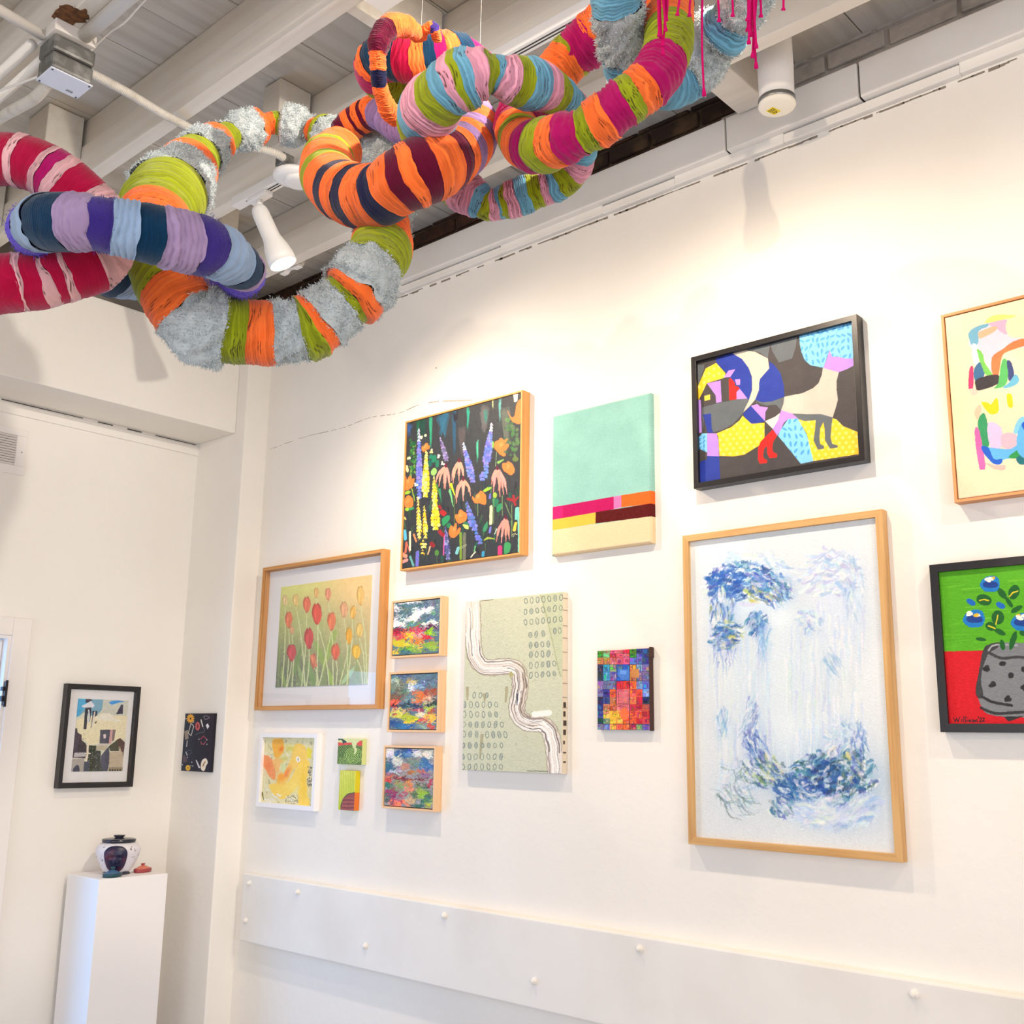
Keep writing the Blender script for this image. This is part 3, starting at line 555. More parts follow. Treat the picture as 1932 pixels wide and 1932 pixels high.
def art_sage():
    a = Art('sage', 1.6, (200, 202, 176)); a.K(850, 1090, 4.7125); r = random.Random(2)
    a.P((188, 194, 158), '790,140 1000,100 1000,900 960,870', al=.7); a.E((208, 210, 184), 300, 1100, 400, 500, al=.5, soft=1)
    for i in range(90): a.E(r.choice([(170, 176, 150), (184, 190, 160), (160, 158, 132)]), r.uniform(130, 980), r.uniform(220, 1700), r.uniform(3, 9), r.uniform(3, 9), al=.6)
    a.L((160, 160, 120), 5, '795,150 850,330 975,880')
    for p in ['150,980 150,1080', '500,980 490,1100', '280,1400 262,1600', '300,1040 305,1090', '530,850 535,880']: a.L((166, 156, 120), 30, p, al=.8, w1=18)
    R = spline(np.array(pts('195,200 200,420 205,600 240,740 330,800 480,790 580,810 615,900 612,1020 590,1130 600,1220 680,1290 800,1300 870,1350 905,1450 925,1600 935,1760')), 8)
    n = np.gradient(R, axis=0); n /= np.linalg.norm(n, axis=1)[:, None]; nn = np.c_[-n[:, 1], n[:, 0]]
    a.L((190, 186, 158), 152, [tuple(p) for p in R]); a.L((226, 216, 206), 134, [tuple(p) for p in R])
    for i in range(80):
        o = r.uniform(-68, 68); s0 = int(r.uniform(0, len(R) - 25)); e0 = s0 + int(r.uniform(12, 50)); c = r.choice([(240, 236, 230), (250, 246, 240), (160, 140, 128), (110, 100, 96), (190, 170, 160), (196, 182, 150), (130, 108, 98), (96, 86, 84)])
        a.L(c, r.uniform(3, 9) if sum(c) < 600 else r.uniform(8, 18), [tuple(R[k] + nn[k] * (o + 4 * math.sin(k * .7))) for k in range(s0, min(e0, len(R)))], al=.85)
    for sd in (-70, 70): a.L((120, 108, 98), 4, [tuple(R[k] + nn[k] * (sd + 5 * math.sin(k * 1.3))) for k in range(len(R))], al=.8)
    a.L((244, 238, 228), 50, '745,1215 875,1200'); a.L((60, 66, 92), 8, '592,1030 590,1130'); a.P((176, 170, 118), '515,850 545,830 560,870 530,885')
    def loop(x, y):
        w = r.uniform(12, 15); h = r.uniform(22, 30); t = r.uniform(-.15, .15); c = r.choice([(122, 134, 122), (112, 124, 120), (134, 144, 128)]); q = [(x + w * math.cos(k) + h * math.sin(k) * t, y + h * math.sin(k)) for k in np.linspace(0.3, 6.3 + r.uniform(0, .6), 12)]
        if r.random() < .3: a.E((154, 162, 150), x, y, w * .8, h * .7, al=.7)
        a.L(c, 6, q)
    for y, x0, n_, y_ in [(208, 668, 7, -5), (305, 665, 7, -6), (398, 665, 7, -5), (600, 710, 4, -3), (685, 712, 4, -3), (780, 712, 5, -4), (868, 712, 5, -4)]:
        for k in range(n_): loop(x0 + k * 52, y + k * y_)
    for x, y in [(708, 510), (760, 505), (822, 498), (925, 475), (968, 472)]: loop(x, y)
    for y, x0, n_ in [(1045, 210, 3), (1128, 125, 6), (1215, 125, 6), (1305, 120, 7), (1390, 120, 3), (1490, 115, 7), (1590, 112, 7), (1680, 112, 7)]:
        for k in range(n_): loop(x0 + k * 56, y)
    for k in range(4): loop(325 + k * 54, 1395)
    a.L((90, 84, 60), 6, '270,205 380,196'); a.L((70, 70, 66), 5, '680,1716 860,1720')
    return a.warp(.5, 3).tex(6, 4, 4)

def art_mosaic():
    a = Art('mos', 2.0, (60, 60, 90)); a.K(1100, 1200, 9.66); r = random.Random(6)
    cx = [250, 370, 490, 610, 730, 850, 970, 1080, 1240]; cy = [225, 320, 400, 520, 650, 820, 970, 1110, 1240, 1360, 1500, 1600, 1720]
    T = ["G g P P R G B B", "G g r P P G b B", "o o p P P b b B", "D c g m m o l V", "D c V m m o V V", "V V V R R O l b", "V B O p p O O l", "D B o p p o R D", "B o o p p r R r", "N y Y Y M O O R", "D g Y Y O O R r", "V b y O O R g V", "o o V V o R r R"]
    C = dict(G=(60, 130, 40), g=(120, 170, 110), P=(210, 90, 120), R=(200, 40, 50), B=(50, 60, 130), r=(190, 60, 60), b=(90, 110, 200), o=(200, 120, 70), D=(40, 44, 70), c=(60, 150, 190), m=(50, 100, 180), l=(110, 150, 210), V=(120, 110, 160), O=(240, 90, 50), p=(220, 100, 110), N=(60, 70, 130), y=(230, 180, 80), Y=(250, 186, 50), M=(190, 50, 90))
    for j, row in enumerate(T[:12]):
        for i, k in enumerate(row.split()):
            x0, x1, y0, y1 = cx[i], cx[i + 1], cy[j], cy[j + 1]; q = lambda x0, x1, y0, y1, c: a.P(c, [(x0, y0), (x1, y0), (x1, y1), (x0, y1)])
            q(x0, x1, y0, y1, jit(C[k], 18, r))
            for t in range(4):
                s = r.uniform(.15, .5); xa = r.uniform(x0, x1 - (x1 - x0) * s); ya = r.uniform(y0, y1 - (y1 - y0) * s); kk = jit(C[k], 50, r); xb = xa + (x1 - x0) * s; yb = ya + (y1 - y0) * r.uniform(.15, .6); q(xa, xb, ya, yb, kk)
                if r.random() < .7: a.L((40, 30, 46), 5, [(xa, ya), (xb, ya), (xb, yb), (xa, yb), (xa, ya)], al=.75)
            if r.random() < .6: a.L((36, 26, 40), 5, [(x0, y0), (x1, y0)], al=.8)
            if r.random() < .6: a.L((36, 26, 40), 5, [(x0, y0), (x0, y1)], al=.8)
    a.P((70, 120, 200), '640,610 840,610 845,720 790,800 700,800 640,720'); a.P((100, 150, 225), '680,630 790,630 790,700 680,700'); a.P((196, 130, 70), '880,600 1020,600 1020,760 880,760'); a.P((210, 110, 120), '650,1000 830,1000 830,1220 650,1220', al=.6); a.L((160, 60, 80), 8, '650,1000 835,1000 835,1225 650,1225 650,1000')
    a.E((250, 110, 60), 760, 1420, 90, 110); a.L((220, 60, 90), 10, '640,1290 760,1300 840,1400 830,1500', 5); a.L((30, 24, 40), 9, '600,820 600,1260'); a.L((30, 24, 40), 9, '850,270 850,1600'); a.L((30, 24, 40), 8, '370,820 1215,820'); a.L((30, 24, 40), 8, '270,1600 1225,1608')
    return a.tex(14, 2, 2)

def strokes(a, r, cx, cy, rx, ry, n, pal, ang, ln, w, al=.7, curve=0.0, soft=False):
    n = int(n * 1.3); w = w * 1.35; al = al * .8
    for i in range(n):
        t = r.uniform(0, 6.283); q = r.random() ** .5; x = cx + rx * q * math.cos(t); y = cy + ry * q * math.sin(t)
        g = ang(x, y) + r.uniform(-.35, .35) if callable(ang) else ang + r.uniform(-.35, .35); L = ln * r.uniform(.5, 1.4); dx, dy = math.cos(g), math.sin(g); c = curve * L * r.uniform(.4, 1)
        a.L(jit(r.choice(pal), 10, r), w * r.uniform(.3, 1.2), [(x - dx * L / 2, y - dy * L / 2), (x - dy * c, y + dx * c), (x + dx * L / 2, y + dy * L / 2)], 4, al=al * r.uniform(.5, 1), w1=w * .15)
def art_big():
    a = Art('big', 1.4, (222, 227, 229), ss=1); a.K(1260, 930, 2.576); r = random.Random(12); WH = (234, 237, 238)
    a.E((206, 226, 236), 560, 900, 330, 560, al=.75, soft=1).E((210, 228, 240), 330, 500, 180, 260, al=.8, soft=1).E((216, 226, 240), 830, 600, 150, 330, al=.8, soft=1).E((196, 216, 236), 780, 1400, 260, 220, al=.8, soft=1).E((224, 232, 236), 560, 950, 120, 420, al=.8, soft=1)
    for c, x, y, rx, ry, al in [((110, 150, 206), 380, 420, 150, 90, .75), ((120, 160, 210), 540, 480, 80, 70, .6), ((130, 164, 214), 280, 520, 60, 110, .6), ((110, 140, 200), 285, 700, 70, 80, .7), ((120, 150, 206), 440, 640, 50, 60, .7), ((150, 180, 220), 460, 740, 26, 110, .7), ((190, 200, 230), 800, 400, 130, 90, .6), ((190, 212, 234), 900, 520, 60, 170, .6), ((186, 206, 230), 690, 640, 70, 80, .5), ((110, 150, 190), 800, 1390, 200, 120, .85), ((100, 140, 190), 620, 1440, 90, 60, .75), ((150, 180, 214), 440, 1250, 70, 120, .6), ((150, 176, 206), 480, 1370, 110, 60, .6), ((170, 190, 216), 800, 1560, 190, 70, .7), ((160, 186, 216), 860, 1190, 90, 90, .5), ((170, 196, 222), 270, 1130, 40, 80, .6), ((190, 208, 220), 340, 1440, 110, 120, .6), ((200, 216, 232), 400, 1050, 50, 200, .5)]: a.E(c, x, y, rx * 1.25, ry * 1.25, al=al, soft=1)
    pale = [(206, 224, 240), (188, 210, 236), (222, 232, 240), (196, 206, 232), WH, WH, (214, 228, 222)]; vert = math.pi / 2
    tan = lambda px, py: (lambda x, y: math.atan2(x - px, -(y - py)))
    for x0, x1, y0, y1, n in [(190, 300, 560, 950, 50), (300, 520, 650, 1350, 90), (560, 720, 620, 1250, 70), (700, 960, 500, 1150, 120), (240, 420, 1050, 1450, 60), (880, 980, 1100, 1500, 30)]:
        for i in range(n):
            x = r.uniform(x0, x1); y = r.uniform(y0, y1); a.L(jit(r.choice(pale), 6, r), r.uniform(4, 16), [(x, y), (x + r.uniform(-6, 6), y + r.uniform(60, 220))], al=.5, w1=2)
    blue = [(36, 84, 166), (56, 112, 188), (90, 146, 206), (32, 64, 130), (146, 186, 220), WH, WH, (120, 120, 200), (60, 130, 160)]; acc = [(190, 200, 90), (210, 206, 150), (90, 120, 90)]; teal = [(40, 100, 130), (36, 84, 150), (70, 130, 160), (40, 80, 84), (150, 190, 214), WH, WH, (90, 96, 180)]
    strokes(a, r, 800, 380, 150, 110, 120, pale + [(150, 180, 220), (170, 160, 214)], tan(820, 560), 80, 16, .8, .25)
    strokes(a, r, 900, 480, 50, 140, 50, pale + [(140, 180, 216)], vert, 70, 10, .7)
    strokes(a, r, 400, 400, 200, 120, 170, pale + [(146, 186, 220)], tan(420, 620), 90, 20, .9, .25)
    strokes(a, r, 360, 420, 160, 90, 230, blue, tan(400, 640), 42, 15, .95, .3); strokes(a, r, 520, 470, 90, 80, 90, blue, tan(420, 640), 36, 13, .9, .3); strokes(a, r, 290, 430, 90, 90, 60, [(30, 76, 160), (40, 96, 180)], tan(400, 600), 34, 16, .95, .3)
    strokes(a, r, 265, 570, 60, 90, 60, blue + acc, vert, 40, 10, .8); strokes(a, r, 290, 690, 80, 70, 90, blue + acc, tan(330, 820), 34, 12, .9, .3); strokes(a, r, 430, 640, 50, 50, 60, blue, 2.2, 36, 14, .9, .2); strokes(a, r, 460, 720, 26, 90, 30, [(110, 160, 216), (150, 190, 226), WH], vert, 80, 9, .8)
    strokes(a, r, 280, 790, 60, 80, 40, [(110, 130, 200), (140, 170, 216), WH], vert, 50, 7, .8); strokes(a, r, 460, 500, 90, 40, 26, acc, .6, 30, 12, .8); strokes(a, r, 690, 640, 60, 70, 50, pale + [(120, 140, 210), (140, 180, 220)], tan(680, 660), 50, 11, .8, .3); strokes(a, r, 800, 830, 40, 60, 22, [(140, 180, 210), (170, 200, 220)], 1.0, 50, 9, .7)
    strokes(a, r, 270, 1120, 40, 60, 30, [(90, 140, 200), (150, 190, 220), WH], vert, 50, 9, .8); strokes(a, r, 400, 1130, 40, 120, 50, [(130, 170, 214), (100, 120, 190), WH, (170, 200, 220)], 1.9, 60, 9, .8); strokes(a, r, 430, 1240, 60, 70, 50, [(50, 90, 160), (120, 150, 210), WH, (90, 110, 180)], 1.1, 50, 10, .85)
    strokes(a, r, 480, 1360, 110, 70, 90, teal + acc, .5, 50, 12, .8, .2); strokes(a, r, 330, 1420, 100, 120, 80, pale + [(130, 160, 190), (110, 140, 150)], tan(330, 1380), 90, 8, .8, .3); strokes(a, r, 360, 1500, 80, 60, 30, [(90, 120, 120), (140, 170, 190), WH], .6, 90, 8, .8, .3)
    strokes(a, r, 800, 1390, 210, 140, 330, teal, tan(620, 1150), 44, 16, .95, .3); strokes(a, r, 620, 1440, 90, 50, 80, [(36, 84, 160), (60, 120, 180), WH, (40, 80, 140)], .6, 54, 16, .95, .2); strokes(a, r, 780, 1390, 130, 80, 90, [(30, 70, 150), (36, 60, 90), (40, 96, 160), WH], tan(650, 1200), 34, 16, .95, .3); strokes(a, r, 900, 1330, 70, 80, 50, teal + acc, 1.0, 36, 12, .9, .3)
    strokes(a, r, 860, 1180, 90, 80, 60, pale + [(90, 130, 190), (150, 190, 216)], tan(800, 1230), 50, 11, .8, .3); strokes(a, r, 800, 1560, 220, 80, 120, pale + [(140, 170, 216), (160, 190, 226)], tan(700, 1250), 100, 18, .75, .2); strokes(a, r, 560, 1530, 60, 50, 50, teal, .7, 36, 11, .85, .3); strokes(a, r, 930, 1250, 40, 120, 40, [(60, 100, 180), (140, 170, 216), WH], 1.4, 44, 11, .8)
    a.warp(2.5, 14, 4).blur(1).paint(2600, 9, 2.6, 1.5, .9, 5, 3, 4, .6); return a.warp(1.2, 4, 9).tex(4, 2, 10)

def art_abs():
    a = Art('abs', 1.2, (250, 232, 200)); a.K(1732, 520, 4.2); a.grad((240, 222, 188), (240, 228, 190), (240, 210, 180), (240, 214, 180)); a.E((250, 222, 170), 300, 1000, 120, 600, al=.5, soft=1)
    for c, p in [((240, 206, 220), '400,540 460,420 560,380 700,345 715,480 840,500 860,560 700,600 620,720 590,780 480,600'), ((246, 226, 120), '530,370 600,315 780,315 700,345 560,375'), ((238, 170, 196), '560,380 700,350 715,400 700,470 620,420'), ((244, 174, 140), '480,450 610,400 620,430 560,470 490,500'), ((244, 236, 180), '710,350 860,330 860,480 715,470'),
                 ((110, 170, 196), '402,460 440,415 550,380 550,405 480,440 480,530 430,555 405,500'), ((206, 232, 236), '425,550 470,560 480,700 440,690'), ((60, 110, 150), '445,740 500,680 530,760 500,840 450,830'), ((120, 200, 90), '465,585 515,620 530,690 590,780 570,800 520,760'), ((244, 122, 70), '585,650 660,590 760,520 860,500 860,550 740,590 665,640 640,780 590,780'),
                 ((56, 50, 56), '455,830 520,800 635,785 630,860 480,910 455,870'), ((84, 180, 96), '665,675 705,672 715,780 690,870 600,895 635,850'), ((52, 66, 120), '705,675 740,690 762,790 720,835 712,760'), ((100, 176, 206), '670,885 720,850 770,780 800,820 780,860 710,892'), ((226, 56, 110), '415,725 438,730 436,895 403,895 403,780'), ((246, 196, 180), '410,895 445,900 480,920 450,950 420,940'),
                 ((250, 206, 20), '500,1005 550,1005 580,1020 625,965 640,1060 620,1090 565,1092'), ((250, 206, 20), '703,942 742,945 750,1040 715,1035'), ((244, 190, 160), '445,1080 490,1020 500,1080 470,1140'), ((48, 150, 96), '475,1150 520,1085 555,1180 562,1350 505,1350 485,1250'), ((220, 190, 226), '555,1165 660,1205 660,1360 570,1350'), ((240, 180, 196), '665,1255 780,1260 770,1370 670,1360'),
                 ((238, 100, 170), '448,1235 485,1225 535,1500 510,1535 480,1500'), ((96, 178, 232), '500,1350 580,1362 740,1370 860,1280 860,1420 700,1450 600,1470'), ((20, 90, 200), '500,1352 560,1362 600,1450 665,1450 655,1490 600,1490 530,1420'), ((130, 200, 226), '755,1230 800,1130 860,1120 860,1170 810,1220 780,1255'), ((40, 150, 76), '715,1435 800,1370 860,1340 860,1400 780,1445'), ((20, 110, 120), '780,1440 860,1410 860,1490 800,1490'), ((244, 176, 166), '530,1480 610,1500 690,1500 680,1540 600,1530'),
                 ((96, 178, 232), '780,1370 810,1180 900,1150 1000,1240 1000,1400 860,1450'), ((20, 90, 200), '820,1190 860,1150 960,1200 900,1260'), ((244, 122, 70), '860,500 1050,480 1120,560 1060,620 980,560 860,550'), ((120, 200, 90), '1200,700 1280,660 1300,900 1180,880'), ((226, 56, 110), '1350,1100 1440,1120 1420,1400 1330,1380'), ((250, 206, 20), '1100,1000 1200,980 1190,1060 1090,1070')]: a.P(c, p, 3)
    return a.warp(.8, 8).tex(4, 6, 6)

def art_pot():
    a = Art('pot', 1.3, (84, 170, 20)); a.K(1732, 1020, 4.83); r = random.Random(4)
    for i in range(60): y = r.uniform(250, 1000); x = r.uniform(150, 1300); a.L(r.choice([(104, 190, 30), (70, 150, 12), (96, 182, 24), (120, 196, 50)]), r.uniform(8, 22), [(x, y), (x + r.uniform(150, 400), y + r.uniform(-30, 10))], al=.5, w1=3)
    a.P((204, 0, 24), '100,1010 1500,985 1500,1720 100,1720')
    for i in range(14): a.L((216, 6, 30), 30, [(r.uniform(240, 500), r.uniform(1040, 1600)), (r.uniform(300, 560), r.uniform(1100, 1650))], al=.3)
    a.P((120, 124, 128), '590,1000 640,945 760,925 950,930 1130,940 1290,950 1350,1010 1340,1100 1400,1250 1420,1400 1370,1520 1200,1600 960,1610 760,1600 620,1570 570,1500 540,1420 525,1370 550,1200', 4); a.P((48, 46, 50), '590,1000 640,945 760,925 700,990 640,1030 600,1120 570,1260 590,1400 560,1440 520,1380 550,1200', 4, al=.85)
    a.L((60, 58, 62), 26, '640,1020 760,1070 900,1060 1100,1070 1300,1040', 5); a.L((160, 162, 166), 16, '640,1000 700,950 900,955', 5); a.L((40, 38, 42), 24, '580,1420 680,1470 850,1500', 5); a.L((30, 28, 32), 26, '570,1520 700,1570 960,1560 1200,1550 1380,1480', 5, al=.8); a.P((40, 38, 40), '780,1600 960,1600 820,1645')
    for x, y in [(620, 1165), (765, 1110), (835, 1230), (675, 1310), (815, 1440), (965, 1340), (960, 1170), (1080, 1250), (1200, 1150), (1160, 1400), (1290, 1300)]:
        for k in range(4): a.E((34, 32, 36), x + r.uniform(-14, 14), y + r.uniform(-14, 14), 20, 24, r.uniform(0, 90), al=.9)
    DG = (16, 92, 30)
    for x, y, rx, ry, t in [(598, 540, 72, 50, 15), (870, 470, 50, 70, 20), (760, 480, 30, 60, -40), (825, 560, 20, 60, -35), (725, 700, 58, 66, 0), (660, 780, 50, 40, 20), (740, 830, 60, 24, 25), (895, 625, 60, 24, -28), (862, 910, 26, 90, 18), (765, 950, 24, 50, -10), (570, 898, 48, 18, 8), (960, 840, 40, 30, 0), (1080, 620, 60, 44, 10), (1180, 760, 50, 60, 0), (1240, 520, 60, 40, -30), (1060, 860, 30, 70, -10)]: a.E(DG, x, y, rx, ry, t)
    for p in ['560,545 600,535 640,548', '830,510 860,475 905,460', '725,680 705,760', '640,775 700,800']: a.L((226, 206, 40), 12, p)
    for x, y, s in [(650, 390, 1.0), (505, 705, 1.1), (940, 735, 1.1), (1120, 420, 1.0), (1240, 660, 1.0)]:
        a.P((16, 120, 196), [(x + s * dx, y + s * dy) for dx, dy in [(-90, 10), (-50, -50), (20, -70), (75, -50), (90, 20), (60, 70), (-30, 75), (-70, 50)]], 4); a.P((16, 60, 140), [(x + s * dx, y + s * dy) for dx, dy in [(-60, 0), (-30, -20), (60, -10), (70, 30), (10, 40), (-50, 30)]], 4)
        for k in range(7): a.E(r.choice([(246, 242, 226), (246, 242, 226), (240, 180, 40)]), x + r.uniform(-40, 40) * s, y - 30 * s + r.uniform(-22, 14), 24, 14, r.uniform(-30, 30))
    for x, y in [(480, 560), (750, 590)]: a.E((16, 100, 190), x, y, 46, 26, 30)
    # signature
    a.K(1732, 1020, 4.83); c = (40, 18, 24)
    for p in ['320,1610 335,1650 350,1615 362,1650 378,1605', '395,1625 395,1650', '412,1600 412,1650', '428,1598 430,1650', '445,1632 442,1650', '445,1612 447,1616', '470,1630 455,1640 470,1650 474,1628 476,1650', '488,1650 490,1628 502,1632 503,1650 516,1630 520,1650', '540,1628 528,1636 540,1648', '548,1600 546,1612', '558,1618 572,1612 574,1626 556,1648 580,1648', '584,1616 600,1612 596,1628 584,1646 604,1644']: a.L(c, 8, p)
    return a.warp(.8, 5).tex(7, 6, 2)

def land(key, seed, K, sky, spots, res=2.2):
    a = Art(key, res, sky); a.K(*K); r = random.Random(seed)
    for c, x, y, rx, ry, t in spots:
        a.E(c, x, y, rx, ry, t)
        for k in range(5): a.E(jit(c, 26, r), x + r.uniform(-rx, rx) * .7, y + r.uniform(-ry, ry) * .7, rx * r.uniform(.2, .5), ry * r.uniform(.2, .5), r.uniform(-40, 40), al=.7)
    return a
def art_L1():
    S = (92, 120, 134); Wt = (236, 236, 234)
    a = land('L1', 1, (715, 1110, 12.88), S, [(Wt, 700, 330, 380, 60, -6), ((84, 112, 124), 650, 480, 150, 110, 0), ((80, 106, 124), 420, 640, 130, 130, 20), ((76, 110, 130), 1020, 480, 140, 110, 0), (Wt, 900, 620, 120, 160, 20), (Wt, 760, 760, 260, 70, -30), (Wt, 1180, 560, 170, 90, -20), ((110, 112, 134), 1280, 370, 120, 80, -10), (Wt, 430, 700, 70, 60, 0), (Wt, 450, 890, 120, 60, 10), ((92, 134, 152), 850, 850, 120, 80, 0), ((90, 120, 150), 1230, 760, 160, 60, 0), (Wt, 1200, 860, 220, 50, -5), (Wt, 420, 500, 110, 50, 40), ((120, 170, 150), 1330, 620, 70, 70, 0),
        ((96, 150, 60), 820, 930, 180, 26, -8), ((70, 40, 60), 500, 1010, 180, 40, -5), ((90, 40, 70), 1200, 950, 220, 46, -8), ((206, 40, 80), 900, 1020, 280, 50, -5), ((190, 24, 60), 400, 1080, 110, 70, 10), ((240, 110, 60), 640, 1060, 140, 40, -4), ((244, 196, 40), 700, 1140, 170, 60, 5), ((240, 150, 150), 980, 1120, 170, 60, 0), ((150, 190, 30), 1220, 1070, 110, 50, 0), ((216, 50, 60), 1160, 1200, 120, 70, 10), ((226, 140, 70), 900, 1260, 170, 80, 0), ((230, 100, 90), 480, 1190, 150, 50, 0), ((206, 190, 50), 480, 1330, 200, 90, 0), ((226, 196, 70), 820, 1410, 280, 70, 0), ((150, 176, 60), 1250, 1400, 220, 80, 0), ((120, 160, 70), 700, 1500, 330, 60, 0), ((60, 104, 120), 640, 1530, 110, 40, 0), ((224, 190, 60), 400, 1540, 110, 60, 0), ((206, 46, 50), 610, 1220, 40, 45, 0)])
    a.warp(5.5, 9, 2).paint(900, 7, 2.2, -.1, 1.0, 22, 4.5, 2); return a.warp(2.0, 2.5, 7).paint(500, 3.5, 1.0, -.3, 1.5, 30, 2, 3).tex(14, 2, 2)
def art_L2():
    a = land('L2', 2, (715, 1250, 12.88), (100, 122, 138), [((84, 110, 136), 500, 330, 300, 90, 0), ((90, 116, 134), 1150, 400, 250, 220, 0), ((120, 134, 116), 420, 560, 180, 180, 0), ((190, 200, 176), 400, 450, 120, 50, 20), ((110, 116, 104), 560, 700, 180, 130, 0), ((196, 176, 110), 790, 480, 120, 80, 0), ((222, 226, 240), 760, 630, 80, 90, 0), ((120, 170, 200), 960, 580, 150, 60, -20), ((228, 120, 60), 1000, 800, 190, 100, 10), ((120, 90, 70), 420, 850, 170, 90, 0), ((170, 90, 60), 1240, 720, 140, 100, 0), ((130, 170, 160), 730, 920, 130, 50, 0), ((236, 100, 60), 330, 970, 110, 90, 0), ((244, 120, 70), 900, 950, 120, 60, 0), ((226, 200, 160), 1150, 900, 100, 90, 0), ((96, 110, 120), 1270, 900, 80, 50, 0),
        ((52, 84, 92), 720, 1060, 230, 60, 0), ((160, 50, 60), 350, 1080, 130, 40, 0), ((50, 60, 50), 1250, 1020, 140, 50, 0), ((226, 176, 120), 480, 1170, 200, 60, 0), ((170, 70, 100), 900, 1150, 180, 40, 0), ((180, 200, 60), 1180, 1120, 140, 50, 0), ((210, 40, 56), 1270, 1210, 110, 60, 0), ((220, 210, 90), 420, 1280, 170, 90, 0), ((190, 50, 60), 360, 1290, 46, 46, 0), ((180, 190, 30), 760, 1350, 230, 90, 0), ((240, 226, 190), 1020, 1260, 110, 50, 0), ((240, 190, 80), 1240, 1350, 140, 110, 0), ((226, 90, 80), 1060, 1410, 120, 60, 0), ((244, 200, 50), 760, 1450, 150, 40, 0), ((36, 76, 140), 400, 1500, 180, 90, 10), ((50, 110, 170), 620, 1560, 220, 70, 0), ((150, 180, 160), 1020, 1560, 130, 50, 0), ((200, 80, 70), 1260, 1550, 110, 80, 0)])
    a.L((220, 234, 244), 14, '370,290 420,370 560,380 720,400', 4); a.L((190, 214, 236), 14, '1100,430 1110,530 980,650', 4); a.L((40, 30, 40), 14, '240,1060 560,1040 1000,1030 1400,1045', 4)
    a.warp(5.5, 9, 5).paint(900, 7, 2.2, -.1, 1.0, 22, 4.5, 5); return a.warp(2.0, 2.5, 8).paint(500, 3.5, 1.0, -.3, 1.5, 30, 2, 3).tex(14, 2, 2)
def art_L3():
    a = land('L3', 3, (710, 1390, 12.88), (150, 150, 150), [((222, 216, 206), 330, 400, 130, 140, 0), ((60, 96, 146), 640, 400, 220, 130, 0), ((100, 146, 196), 770, 420, 100, 60, 0), ((230, 226, 220), 1000, 420, 130, 90, 20), ((226, 224, 210), 1260, 440, 120, 90, 0), ((60, 106, 130), 290, 720, 110, 170, 0), ((216, 214, 200), 520, 600, 130, 110, 30), ((120, 130, 130), 880, 640, 180, 120, 0), ((70, 116, 170), 1190, 700, 150, 160, 0), ((196, 206, 216), 420, 850, 120, 70, -20), ((170, 120, 150), 560, 790, 90, 70, 0), ((190, 140, 116), 700, 740, 110, 110, 0), ((190, 120, 60), 850, 860, 120, 60, 0), ((200, 110, 90), 1100, 870, 150, 60, 20), ((150, 90, 100), 350, 930, 180, 40, 0), ((150, 110, 140), 1200, 930, 130, 50, 0),
        ((230, 130, 90), 400, 985, 220, 20, 0), ((120, 50, 50), 700, 1030, 480, 26, 2), ((206, 70, 60), 280, 1090, 110, 50, 0), ((60, 110, 100), 280, 1200, 120, 70, 0), ((140, 156, 104), 560, 1180, 130, 120, 0), ((220, 140, 70), 760, 1160, 130, 80, 0), ((90, 104, 80), 1080, 1180, 160, 80, 0), ((190, 40, 60), 1290, 1120, 70, 100, 0), ((120, 130, 90), 420, 1280, 140, 60, 0), ((226, 130, 100), 780, 1320, 150, 90, 0), ((156, 60, 100), 330, 1380, 140, 110, 30), ((180, 90, 100), 660, 1380, 120, 70, 0), ((150, 176, 60), 1120, 1370, 150, 110, 0), ((100, 120, 80), 900, 1450, 120, 130, 0), ((80, 116, 90), 1250, 1500, 130, 120, 0), ((180, 50, 110), 380, 1490, 100, 60, 20), ((250, 120, 90), 520, 1600, 260, 60, 0), ((206, 176, 130), 800, 1550, 140, 80, 0), ((60, 100, 90), 1000, 1660, 210, 50, 0), ((180, 180, 60), 1230, 1650, 130, 60, 0), ((90, 100, 96), 260, 1500, 60, 120, 0)])
    a.warp(5.5, 9, 6).paint(900, 7, 2.2, -.1, 1.0, 22, 4.5, 6); return a.warp(2.0, 2.5, 9).paint(500, 3.5, 1.0, -.3, 1.5, 30, 2, 3).tex(14, 2, 2)

